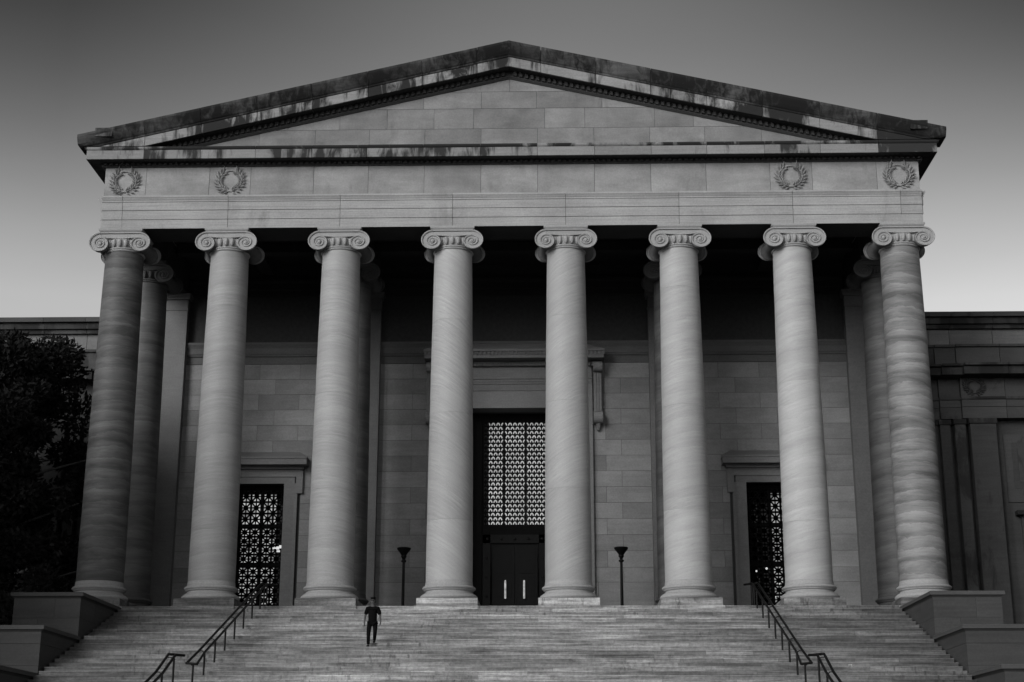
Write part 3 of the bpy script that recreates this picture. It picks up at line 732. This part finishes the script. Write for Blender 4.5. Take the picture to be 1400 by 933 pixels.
# ------------------------------------------------------------------ centre doorway
cd = thing('centre_doorway', 'tall bronze centre doorway with scale-pattern grille under a hooded stone frame', 'doorway', (0, YW, 0))
for sg in (-1, 1):
    a, b_ = sorted((sg*CDW, sg*(CDW+.62))); box('jamb', a, b_, -.14, .9, 0, 10.58, 'case_stone', cd)
    a, b_ = sorted((sg*(CDW+.62), sg*CFW)); box('jamb_moulding', a, b_, -.20, .4, 0, 11.75, 'case_stone', cd)
box('lintel', -CDW-.62, CDW+.62, -.14, .8, 10.58, 11.42, 'case_stone', cd)
box('lintel', -CDW-.62, CDW+.62, -.18, .8, 11.425, 11.74, 'case_stone', cd)
mb = MB(); 
for q, h0, h1 in ((.22, 11.75, 11.85), (.26, 11.85, 11.98), (.32, 11.98, 12.05)): mb.box(-CFW, CFW, -q, .3, h0, h1)
mb.build('lintel_moulding', 'case_stone', cd)
box('hood_frieze', -CFW+.02, CFW-.02, -.16, .3, 12.05, 12.62, 'case_stone', cd)
mb = MB(); x = -CFW-.05
while x < CFW+.0: mb.box(x, x+.07, -.42, -.30, 12.62, 12.80); x += .145
tag(mb.build('dentil_row', 'case_stone', cd), kind='stuff')
mb = MB(); x = -CFW-.55
while x < CFW+.5: mb.box(x, x+.10, -1.02, -.93, 13.0, 13.17); x += .19
tag(mb.build('dentil_row', 'case_stone', cd), kind='stuff')
mb = MB(); E_ = CFW+.55
mb.box(-CFW-.1, CFW+.1, -.30, .3, 12.62, 12.85).box(-E_, E_, -.98, .3, 12.85, 13.0).box(-E_+.03, E_-.03, -.93, .3, 13.0, 13.18).box(-E_-.04, E_+.04, -1.04, .3, 13.18, 13.28)
mb.rings([[(-E_-.04, -1.04, 13.28), (E_+.04, -1.04, 13.28), (E_+.04, -.2, 13.28), (-E_-.04, -.2, 13.28)], [(-E_+1.0, -.35, 13.75), (E_-1.0, -.35, 13.75), (E_-1.0, -.2, 13.75), (-E_+1.0, -.2, 13.75)]])
mb.build('hood_cornice', 'case_stone', cd)
for sg in (-1, 1):
    mb = MB(); xx = sg*4.02
    for i, (w_, x_) in enumerate(((.05, -.12), (.05, 0), (.05, .12))): mb.box(xx+x_-w_, xx+x_+w_, -.36-(.04 if i == 1 else 0), .02, 10.35, 12.55)
    mb.box(xx-.2, xx+.2, -.30, .02, 10.3, 12.84)
    mb.lathe([(.28, -.2), (.30, -.18), (.30, .18), (.28, .2)], 18, (xx, -.40, 12.5), 'y') if False else None
    for (cy, cz_, r_, w_) in ((-.52, 12.52, .24, .22), (-.30, 10.05, .30, .22)):
        ring0 = [(xx-w_, cy+r_*math.cos(a*PI/9), cz_+r_*math.sin(a*PI/9)) for a in range(18)]; ring1 = [(xx+w_, p_[1], p_[2]) for p_ in ring0]; mb.rings([ring0, ring1])
    mb.rings([[(xx-.12, -.05, 9.85), (xx+.12, -.05, 9.85), (xx+.12, -.4, 9.85), (xx-.12, -.4, 9.85)], [(xx-.05, -.05, 9.45), (xx+.05, -.05, 9.45), (xx+.05, -.18, 9.45), (xx-.05, -.18, 9.45)]])
    mb.build('console', 'case_stone', cd)
# bronze screen set deep in the opening
YD = 1.05
mb = MB(); GW, GZ0, GZ1 = 1.56, 5.09, 10.17
mb.box(-CDW, -GW, YD, YD+.2, 0, 10.58).box(GW, CDW, YD, YD+.2, 0, 10.58).box(-GW, GW, YD, YD+.2, GZ1, 10.58).box(-GW, GW, YD, YD+.2, 4.62, GZ0)
for sg in (-1, 1):
    mb.box(min(sg*2.0, sg*2.1), max(sg*2.0, sg*2.1), YD-.08, YD, .2, 10.3)
    mb.box(min(sg*(GW+.02), sg*(GW+.1)), max(sg*(GW+.02), sg*(GW+.1)), YD-.06, YD, 4.7, 10.3)
mb.build('bronze_screen', 'bronze', cd)
# grille of overlapping scales: each opening is an arch band of light
mb = MB(); rows = 24; PH = (GZ1-GZ0)/rows
def cell(x0, x1, z0, z1, cx_, R0, R1, base_):
    """solid bits of one scale cell clipped to x0..x1: spandrels above the outer arc and the disc inside the inner one"""
    n_ = 8; top = z1
    pa = [(cx_+R0*math.cos(PI-PI*i/n_), z0+base_+R1*math.sin(PI*i/n_)) for i in range(n_+1)]
    pa = [(min(max(a, x0), x1), b_) for a, b_ in pa]
    for i in range(n_):
        a, b_ = pa[i], pa[i+1]
        if b_[0]-a[0] < 1e-4: continue
        mb.add([(a[0], 0, a[1]), (b_[0], 0, b_[1]), (b_[0], 0, top), (a[0], 0, top), (a[0], .03, a[1]), (b_[0], .03, b_[1])], [(0, 1, 2, 3), (0, 4, 5, 1)])
    if pa[0][0] > x0+1e-4: mb.add([(x0, 0, z0), (pa[0][0], 0, z0), (pa[0][0], 0, top), (x0, 0, top)], [(0, 1, 2, 3)])
    if pa[-1][0] < x1-1e-4: mb.add([(pa[-1][0], 0, z0), (x1, 0, z0), (x1, 0, top), (pa[-1][0], 0, top)], [(0, 1, 2, 3)])
    mb.add([(x0, 0, z0), (x1, 0, z0), (x1, 0, z0+base_), (x0, 0, z0+base_)], [(0, 1, 2, 3)])
    r0, r1 = R0*.42, R1*.50; pi_ = [(min(max(cx_+r0*math.cos(PI-PI*i/n_), x0), x1), z0+base_+r1*math.sin(PI*i/n_)) for i in range(n_+1)]
    mb.add([(a, 0, b_) for a, b_ in pi_], [tuple(range(n_+1))])
for pnl in (-1, 0, 1):
    x0 = pnl*1.055-.475; P4 = .95/4
    for r_ in range(rows):
        zt = GZ1-PH*r_; z0 = zt-PH
        off = (r_ % 2 == 0) if r_ < 7 else ((r_-7) % 2 == 1 if r_ < 16 else (r_-16) % 2 == 1)
        if off:
            edges = [x0, x0+P4/2]+[x0+P4/2+P4*(i+1) for i in range(3)]+[x0+.95]
            cs_ = [x0]+[x0+P4*(i+1) for i in range(3)]+[x0+.95]
        else: edges = [x0+P4*i for i in range(5)]; cs_ = [x0+P4*(i+.5) for i in range(4)]
        for a, b_, c_ in zip(edges[:-1], edges[1:], cs_): cell(a, b_, z0, zt, c_, P4*.41, PH*.72, PH*.20)
g = mb.build('scale_grille', 'bronze', cd, loc=(0, YD+.06, 0), fix=False); tag(g, kind='stuff')
fr = MB()
for x_ in (-1.0375-.49, -.5275, .5275, 1.5275): fr.box(x_-.05, x_+.05, YD+.0, YD+.14, GZ0, GZ1)
for r_ in (7, 16): fr.box(-GW, GW, YD+.02, YD+.12, GZ1-PH*r_-.02, GZ1-PH*r_+.035)
fr.build('grille_frame', 'bronze', cd)
MB().box(-1.29, 1.56, YD+.6, YD+.63, GZ0-.1, GZ1+.1).build('lit_window', 'lit_hall', cd)
# door case and two leaves
for sg in (-1, 1):
    a, b_ = sorted((sg*1.16, sg*1.52)); box('door_case', a, b_, YD-.12, YD+.1, 0, 4.62, 'door_bronze', cd)
    a, b_ = sorted((sg*.012, sg*1.08)); lf_ = box('door_leaf', a, b_, YD+.02, YD+.12, 0, 4.2, 'door_bronze', cd)
    for z0, z1 in ((.35, 1.5), (1.7, 2.6), (2.8, 3.95)):
        q = MB().box(-.38, .38, -.07, -.045, z0-2.1, z1-2.1).build('door_panel', 'door_bronze', lf_)
    MB().tube([(-sg*.10, -.14, -.49), (-sg*.10, -.16, -.45), (-sg*.10, -.16, .30), (-sg*.10, -.14, .34)], .045, 8).build('handle', 'handle_glint', lf_)  # emissive handle: the reflected glint is put in as a glow
box('door_case', -1.52, 1.52, YD-.12, YD+.1, 4.22, 4.62, 'door_bronze', cd)
mb = MB()
for i in range(5): mb.lathe([(.07, 0), (.07, -.03), (.03, -.06)], 10, (-1.3+.65*i, YD-.12, 4.42), 'y')
for sg in (-1, 1):
    for z_ in (.8, 1.7, 2.6, 3.5): mb.lathe([(.06, 0), (.06, -.03), (.03, -.05)], 10, (sg*1.34, YD-.12, z_), 'y')
mb.build('rosette', 'door_bronze', cd)

# ------------------------------------------------------------------ body of the museum behind the portico
hb = thing('museum_hall', 'plain body of the museum rising behind the portico wall', 'building', (0, 14, G))
o = box('wall', -17.7, 17.7, 12.2, 40, G, 19.0, 'wing_stone', hb); o.location -= hb.location
o = box('wall', -17.7, -14.5, YW+.92, 12.21, G, 18.9, 'wing_stone', hb); o.location -= hb.location
o = box('wall', 14.5, 17.7, YW+.92, 12.21, G, 18.9, 'wing_stone', hb); o.location -= hb.location
o = box('roof', -17.9, 17.9, YW+.9, 40, 19.01, 19.3, 'roof_metal', hb); o.location -= hb.location
# ------------------------------------------------------------------ wings
def wing(sg, label):
    w_ = thing('museum_wing', label, 'building', (sg*22, 8.8, G), 'museum wings')
    def wb(n_, xa, xb, y0, y1, z0, z1, m_='wing_stone'):
        a, b_ = sorted((sg*xa, sg*xb)); o = box(n_, a, b_, y0, y1, z0, z1, m_, w_); o.location -= w_.location; return o
    XE = 46
    wb('wall', 17.85, XE, 8.82, 10.5, G, 9.9)
    wb('return_wall', 16.9, 17.86, 8.9, 10.5, G, 19.3)
    # pilasters and strips that break forward near the portico
    for a, b_, y0 in ((19.4, 20.12, 8.62), (20.26, 20.72, 8.5), (20.9, 21.40, 8.35), (21.60, 22.80, 8.2), (28.5, 29.7, 8.2), (33, 34.2, 8.2), (38, 39.2, 8.2)):
        wb('pilaster', a, b_, y0, 8.9, -2.0, 9.62); wb('pilaster_capital', a-.05, b_+.05, y0-.07, 8.9, 9.625, 9.86, 'wing_cornice')
        wb('pilaster_base', a-.05, b_+.05, y0-.07, 8.9, -2.4, -2.0)
    wb('wall_panel', 17.9, 22.8, 8.60, 8.9, G, -2.4)
    # architrave, frieze blocks, cornice
    js_ = [17.9, 19.5, 20.3, 21.3, 23.4, 25.8, 28.2, 30.6, 33, 36, 40, XE]
    for i, (a, b_) in enumerate(zip(js_[:-1], js_[1:])):
        f_ = .12 if a >= 21.2 else (.3 if a >= 20.2 else .42)
        wb('architrave_block', a+.01, b_-.01, 8.15+f_, 10, 9.90, 10.45); wb('architrave_block', a+.01, b_-.01, 8.11+f_, 10, 10.455, 10.80); wb('architrave_moulding', a, b_, 8.04+f_, 10, 10.81, 10.93, 'wing_cornice')
        wb('frieze_block', a+.01, b_-.01, 8.16+f_, 10, 10.935, 12.2)
        wb('cornice_block', a+.01, b_-.01, 7.30+f_, 10, 11.86, 12.24, 'wing_cornice')
        wb('gutter', a+.01, b_-.01, 7.12+f_, 10, 12.25, 12.36, 'wing_cornice')
        wb('parapet_block', a+.012, b_-.012, 8.55+f_*.5, 10.2, 12.36, 13.5)
        wb('parapet_cap', a+.012, b_-.012, 8.42+f_*.5, 10.2, 13.5, 13.62)
        wb('attic_block', a+.01, b_-.01, 9.55, 12, 13.62, 14.65, 'attic_stone')
        wb('attic_cornice', a+.01, b_-.01, 9.35, 12, 14.66, 14.86, 'wing_cornice')
        wb('attic_coping', a+.01, b_-.01, 9.2, 12, 14.87, 15.18, 'wing_cornice'); wb('attic_coping', a+.008, b_-.008, 9.0, 12, 15.185, 15.42, 'wing_stone')
    wb('wing_body', 18, XE, 10.3, 30, G, 15.3)
    wr = wreath(sg*21.95, 11.46, 8.28-.02, w_, .40, .34, 'wing_stone', .75); wr.location -= w_.location
    # sunk panel and hooded window beyond the pilasters
    for k in range(2):
        x0 = 23.25+k*5.6
        wb('panel_frame', x0, x0+4.6, 8.76, 8.9, 5.95, 9.2); wb('panel', x0+.35, x0+4.25, 8.74, 8.78, 6.6, 8.8); wb('panel', x0+.6, x0+4.0, 8.70, 8.75, 6.9, 8.5)
        wb('window_hood', x0+.25, x0+4.35, 8.35, 8.9, 5.30, 5.50, 'wing_cornice'); wb('window_frame', x0+.5, x0+4.1, 8.66, 8.9, -1.0, 5.29)
        wb('window', x0+.62, x0+3.98, 8.63, 8.665, -.8, 3.55, 'glass')
    return w_
wing(1, 'shaded stone museum wing to the right of the portico'); wing(-1, 'museum wing behind the dark tree on the left')

# ------------------------------------------------------------------ handrails
def handrail(sg, label, posts, path, ends, group):
    """posts: (Y, zbase, ztop); path: inner rail polyline (Y, z); ends: sideways flare at the first and last points"""
    h = thing('handrail', label, 'handrail', (sg*9.87, posts[0][0], posts[0][1]), group)
    L = h.location
    def P(dx, y_, z_): return Vector((sg*(9.87+dx), y_, z_))-L
    inn = [P(-.02 if 0 < i < len(path)-1 else -ends[0 if i == 0 else 1][0], y_, z_) for i, (y_, z_) in enumerate(path)]
    out = [P(.19 if 0 < i < len(path)-1 else ends[0 if i == 0 else 1][1], y_, z_+.03) for i, (y_, z_) in enumerate(path)]
    MB().tube(inn, .042, 8).build('rail', 'iron', h, True, 60); MB().tube(out, .042, 8).build('rail', 'iron', h, True, 60)
    for i in (0, -1): MB().tube([inn[i], out[i]], .04, 8).build('end_bar', 'iron', h, True, 60)
    for (y_, zb, zt) in posts:
        MB().tube([P(0, y_, zb), P(0, y_, zt)], .034, 8).build('post', 'iron', h, True, 60)
        MB().tube([P(0, y_, zt-.06), P(.08, y_, zt+.02), P(.19, y_, zt+.03)], .016, 6).build('bracket', 'iron', h, True, 60)
for sg, sd_ in ((-1, 'left'), (1, 'right')):
    HT = .80
    po = []
    for i in range(7):
        k = 1+3*i; y_ = YS-RUN*(k-.5); zb = -RISE*k; po.append((y_, zb, zb+HT))
    y7 = YS-RUN*21.5; po.append((y7, ZL, ZL+HT-.02))
    po = [(-.35, 0, .98), (-.95, 0, .90)]+po
    path = [(-.1, 1.0), (-.5, 1.0), (-1.2, .80)]+[(p_[0], p_[2]) for p_ in po[2:-1]]+[(y7, ZL+HT)]
    handrail(sg, 'double black iron handrail running down the upper %s part of the stairs' % sd_, po, path, ((.28, .12), (.12, .22)), 'handrails on the stairs')
    po2 = []; yt = YF+.05
    for i in range(8):
        k = 3*i; y_ = YF-.26-RUN*(k-1) if i else YF+.05; zb = ZL-RISE*k if i else ZL; po2.append((y_, zb, zb+HT-.02))
    path2 = [(YF+.45, ZL+HT+.10), (YF+.1, ZL+HT+.08)]+[(p_[0], p_[2]) for p_ in po2[1:]]
    handrail(sg, 'lower black handrail of the %s pair, cut off by the bottom of the photo' % sd_, po2, path2, ((.22, .16), (.02, .19)), 'handrails on the stairs')

# ------------------------------------------------------------------ lamp posts
def lamp(loc, label):
    l = thing('lamp_post', label, 'lamp', loc, 'torchere lamps in the portico')
    MB().lathe([(.26, 0), (.26, .08), (.2, .1), (.14, .18), (.09, .24), (.075, .3)], 20).build('foot', 'iron', l, True, 40)
    MB().lathe([(.075, .3), (.06, 2.75), (.055, 2.8)], 16).build('pole', 'iron', l, True, 40)
    MB().lathe([(.07, 2.78), (.12, 2.82), (.12, 2.87), (.07, 2.9), (.08, 2.98), (.13, 3.04), (.12, 3.1)], 18).build('collar', 'iron', l, True, 40)
    MB().lathe([(.10, 3.08), (.13, 3.14), (.2, 3.24), (.27, 3.32), (.31, 3.38), (.32, 3.43), (.30, 3.45), (.22, 3.42)], 24).build('bowl', 'iron', l, True, 40)
    return l
lamp((-4.92, 6, 0), 'slim black torchere lamp against the wall left of the bronze door')
lamp((4.89, 6, 0), 'slim black torchere lamp against the wall right of the bronze door')

# ------------------------------------------------------------------ person
def skin_obj(name, chain, mat, parent, sub=2, root=0):
    vs, es, rs = chain
    me = bpy.data.meshes.new(name); me.from_pydata(vs, es, []); me.materials.append(MATS[mat])
    o = bpy.data.objects.new(name, me); COL.objects.link(o); o.parent = parent
    md = o.modifiers.new('skin', 'SKIN'); md.use_smooth_shade = True
    for i, v_ in enumerate(me.skin_vertices[0].data):
        r_ = rs[i]; v_.radius = r_ if isinstance(r_, tuple) else (r_, r_); v_.use_root = (i == root)
    o.modifiers.new('sub', 'SUBSURF').levels = sub; o.modifiers['sub'].render_levels = sub
    return o
class CH:
    def __init__(s): s.v = []; s.e = []; s.r = []
    def p(s, co_, r_, to=None):
        s.v.append(co_); s.r.append(r_)
        if to is not None: s.e.append((to, len(s.v)-1))
        return len(s.v)-1
    def t(s): return s.v, s.e, s.r
pr = thing('person', 'man in black polo shirt and trousers walking down the stairs', 'person', (-4.70, -7.33, -RISE*12+.004))
# right leg (screen left) forward and straight on the lower tread, left leg trailing on the tread above
HIP = .93
legs = {-1: [(-.10, 0, HIP-.03), (-.12, -.10, .51), (-.125, -.07, .09), (-.135, -.20, .035)],
        1: [(.10, 0, HIP-.03), (.11, -.06, .56), (.06, .22, .265), (.07, .10, .215)]}
b = CH()
pel = b.p((0, 0, HIP), .09); sp1 = b.p((0, .0, 1.10), .085, pel); sp2 = b.p((0, .0, 1.28), .10, sp1); sp3 = b.p((0, .01, 1.42), .075, sp2)
nk = b.p((0, .0, 1.50), .058, sp3); hd0 = b.p((0, -.015, 1.57), .068, nk); hd1 = b.p((0, -.012, 1.645), .088, hd0); hd2 = b.p((0, .005, 1.71), .078, hd1)
nose = b.p((0, -.105, 1.622), .014, hd1)
for sx in (-1, 1):
    l_ = legs[sx]; a = b.p(l_[0], .07, pel); k_ = b.p(l_[1], .05, a); an = b.p(l_[2], .034, k_); b.p(l_[3], .018, an)
    sh = b.p((sx*.19, .01, 1.40), .062, sp3)
    el = b.p((sx*.27, .03, 1.13), .043, sh)
    wr_ = b.p((sx*(.295 if sx > 0 else .285), -.04, .90), .029, el)
    pm = b.p((sx*.292, -.06, .83), (.034, .022), wr_)
    for i in range(4):
        f1 = b.p((sx*(.287-.004*i), -.085+.02*i, .78+.003*abs(i-1)), .010, pm); b.p((sx*(.278-.004*i), -.082+.02*i, .742+.006*abs(i-1)), .008, f1)
    th_ = b.p((sx*.268, -.095, .82), .011, pm); b.p((sx*.262, -.105, .785), .009, th_)
    ear = b.p((sx*.086, .0, 1.64), .016, hd1)
skin_obj('body', b.t(), 'skin', pr)
s_ = CH()
wq = s_.p((0, 0, .80), (.15, .125)); w0 = s_.p((0, 0, .88), (.168, .135), wq); w1 = s_.p((0, 0, 1.02), (.175, .14), w0); w2 = s_.p((0, 0, 1.18), (.168, .135), w1); w3 = s_.p((0, .005, 1.32), (.20, .145), w2); w4 = s_.p((0, .01, 1.43), (.13, .115), w3); s_.p((0, .005, 1.485), (.072, .07), w4)
for sx in (-1, 1):
    a = s_.p((sx*.185, .01, 1.385), .085, w4); c_ = s_.p((sx*.232, .02, 1.26), .082, a); s_.p((sx*.255, .025, 1.15), .078, c_)
skin_obj('polo_shirt', s_.t(), 'black_cloth', pr)
t_ = CH(); q0 = t_.p((0, 0, .93), (.155, .118))
for sx in (-1, 1):
    l_ = legs[sx]; a = t_.p((l_[0][0], l_[0][1], .84), .105, q0)
    m1 = tuple((Vector(l_[0])*.5+Vector(l_[1])*.5)); h_ = t_.p(m1, .092, a); k_ = t_.p(l_[1], .078, h_); m2 = tuple(Vector(l_[1])*.5+Vector(l_[2])*.5); c_ = t_.p(m2, .070, k_); t_.p(tuple(Vector(l_[2])+Vector((0, 0, -.01))), .062, c_)
skin_obj('trousers', t_.t(), 'black_cloth', pr)
h = CH(); a = h.p((0, .025, 1.695), (.092, .095)); c_ = h.p((0, .025, 1.745), (.062, .07), a); h.p((0, .055, 1.63), (.085, .06), a)
skin_obj('hair', h.t(), 'hair', pr, 1)
bd = CH(); a = bd.p((0, -.055, 1.555), (.05, .035)); bd.p((0, -.02, 1.545), (.058, .04), a)
skin_obj('beard', bd.t(), 'hair', pr, 1)
g_ = MB()
for sx in (-1, 1): g_.lathe([(.022, -.004), (.022, .004), (.012, .008)], 10, (sx*.032, -.103, 1.655), 'y')
g_.tube([(-.06, -.09, 1.66), (0, -.105, 1.66), (.06, -.09, 1.66)], .004, 5).build('glasses', 'hair', pr)
for sx in (-1, 1):
    an, to = Vector(legs[sx][2]), Vector(legs[sx][3]); f_ = CH()
    if sx < 0: pts = [((an.x, .0, .045), .045), ((an.x, -.09, .042), .046), ((to.x, -.20, .032), .040), ((to.x, -.25, .028), .028)]
    else: pts = [((an.x, .21, .225), .045), ((an.x, .13, .215), .046), ((to.x, .03, .205), .040), ((to.x, -.02, .200), .028)]
    pv_ = None
    for co_, r_ in pts: pv_ = f_.p(co_, (r_*1.3, r_*1.05), pv_)
    skin_obj('shoe', f_.t(), 'shoe', pr, 2)

# scrap of paper on the right-hand steps
k = 17; mb = MB()
for i in range(3):
    a = i*1.1; mb.add([(.07*math.cos(a), .05*math.sin(a), .0), (.09*math.cos(a+1.6), .06*math.sin(a+1.6), .01), (.08*math.cos(a+3.1), .05*math.sin(a+3.1), .05), (.07*math.cos(a+4.6), .05*math.sin(a+4.6), .07)], [(0, 1, 2, 3)])
tag(mb.build('paper_scrap', 'paper', None, loc=(11.77, YS-RUN*16.9, -RISE*k+.01)), 'small white crumpled scrap of paper lying on the steps right of the right handrail', 'litter')

# ------------------------------------------------------------------ trees
def tree(x, y, height, rx, ry, zc0, nl, seed, label, name='magnolia_tree', leaf_s=.17, nc=150, group='trees left of the portico'):
    rg = np.random.default_rng(seed); rr = random.Random(seed)
    t_ = thing(name, label, 'tree', (x, y, G), 'trees left of the portico')
    mb = MB(); H = height-G
    mb.tube([(0, 0, -.2), (.05, .1, H*.18), (.15, 0, H*.4), (.05, .1, H*.65), (0, 0, H*.93)], [.38, .3, .22, .14, .03], 10)
    mb.build('trunk', 'bark', t_, True, 60)
    cen = []
    mb = MB()
    for i in range(nc):
        u_ = (i+.5)/nc; z_ = zc0-G+(H-zc0+G-.35)*u_ + rr.uniform(-.3, .3); prof = math.sin(PI*min(.5, .20+.72*u_))**.75 if u_ < .7 else math.sqrt(max(.12, 1-((u_-.70)/.34)**2))
        a = i*2.399; r_ = prof*rr.choice((rr.uniform(.7, 1.0), rr.uniform(.2, .7)))
        ex_, ey = rx*r_*math.cos(a), ry*r_*math.sin(a); cen.append((ex_, ey, z_, rr.uniform(.75, 1.35)))
        mb.tube([(0, 0, max(.5, z_-1.6)), (ex_*.5, ey*.5, z_-.7), (ex_, ey, z_)], [.09, .06, .02], 6)
    mb.build('limbs', 'bark', t_, True, 60)
    cen = np.array(cen); ci = rg.integers(0, len(cen), nl); d = rg.normal(size=(nl, 3)); d /= np.linalg.norm(d, axis=1)[:, None]
    rad = cen[ci, 3]*(rg.random(nl)**.38); P_ = cen[ci, :3]+d*rad[:, None]*np.array([1.15, 1.15, .8])
    keep = (np.abs(P_[:, 0]+x) > 18.75) | (P_[:, 1]+y < -9); P_ = P_[keep]; d = d[keep]; nl = len(P_)   # no leaves inside the portico
    # leaf quads folded along the midrib
    ax = d+rg.normal(size=(nl, 3))*.7; ax /= np.linalg.norm(ax, axis=1)[:, None]
    sd2 = np.cross(ax, rg.normal(size=(nl, 3))); sd2 /= np.linalg.norm(sd2, axis=1)[:, None]
    L_ = (leaf_s*(.7+.6*rg.random(nl)))[:, None]; W_ = L_*.36
    V = np.stack([P_-ax*L_*.6, P_+sd2*W_, P_+ax*L_, P_-sd2*W_], 1).reshape(-1, 3)
    me = bpy.data.meshes.new('crown'); me.vertices.add(nl*4); me.vertices.foreach_set('co', V.ravel())
    me.loops.add(nl*4); me.loops.foreach_set('vertex_index', np.arange(nl*4)); me.polygons.add(nl)
    me.polygons.foreach_set('loop_start', np.arange(nl)*4); me.polygons.foreach_set('loop_total', np.full(nl, 4)); me.materials.append(MATS['leaf']); me.update(calc_edges=True)
    o = bpy.data.objects.new('crown', me); COL.objects.link(o); o.parent = t_
    return t_
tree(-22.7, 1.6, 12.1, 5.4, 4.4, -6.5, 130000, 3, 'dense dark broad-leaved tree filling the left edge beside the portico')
tree(-25.6, -15, 11.5, 4.2, 4.2, -4.0, 26000, 11, 'unseen broad-leaved tree added to shade the lower left stairs', 'added_shade_tree', .30, 70)  # this and the next two trees are added out of view for shade
tree(-31.5, -8, 12.0, 5.0, 4.6, -4.0, 26000, 12, 'unseen broad-leaved tree added for shade further left of the stairs', 'added_shade_tree', .32, 70)
tree(27.5, -4.5, 11.0, 5.2, 5.0, -4.5, 26000, 13, 'unseen broad-leaved tree added for shade right of the stairs in front of the wing', 'added_shade_tree', .32, 70, 'trees right of the portico')
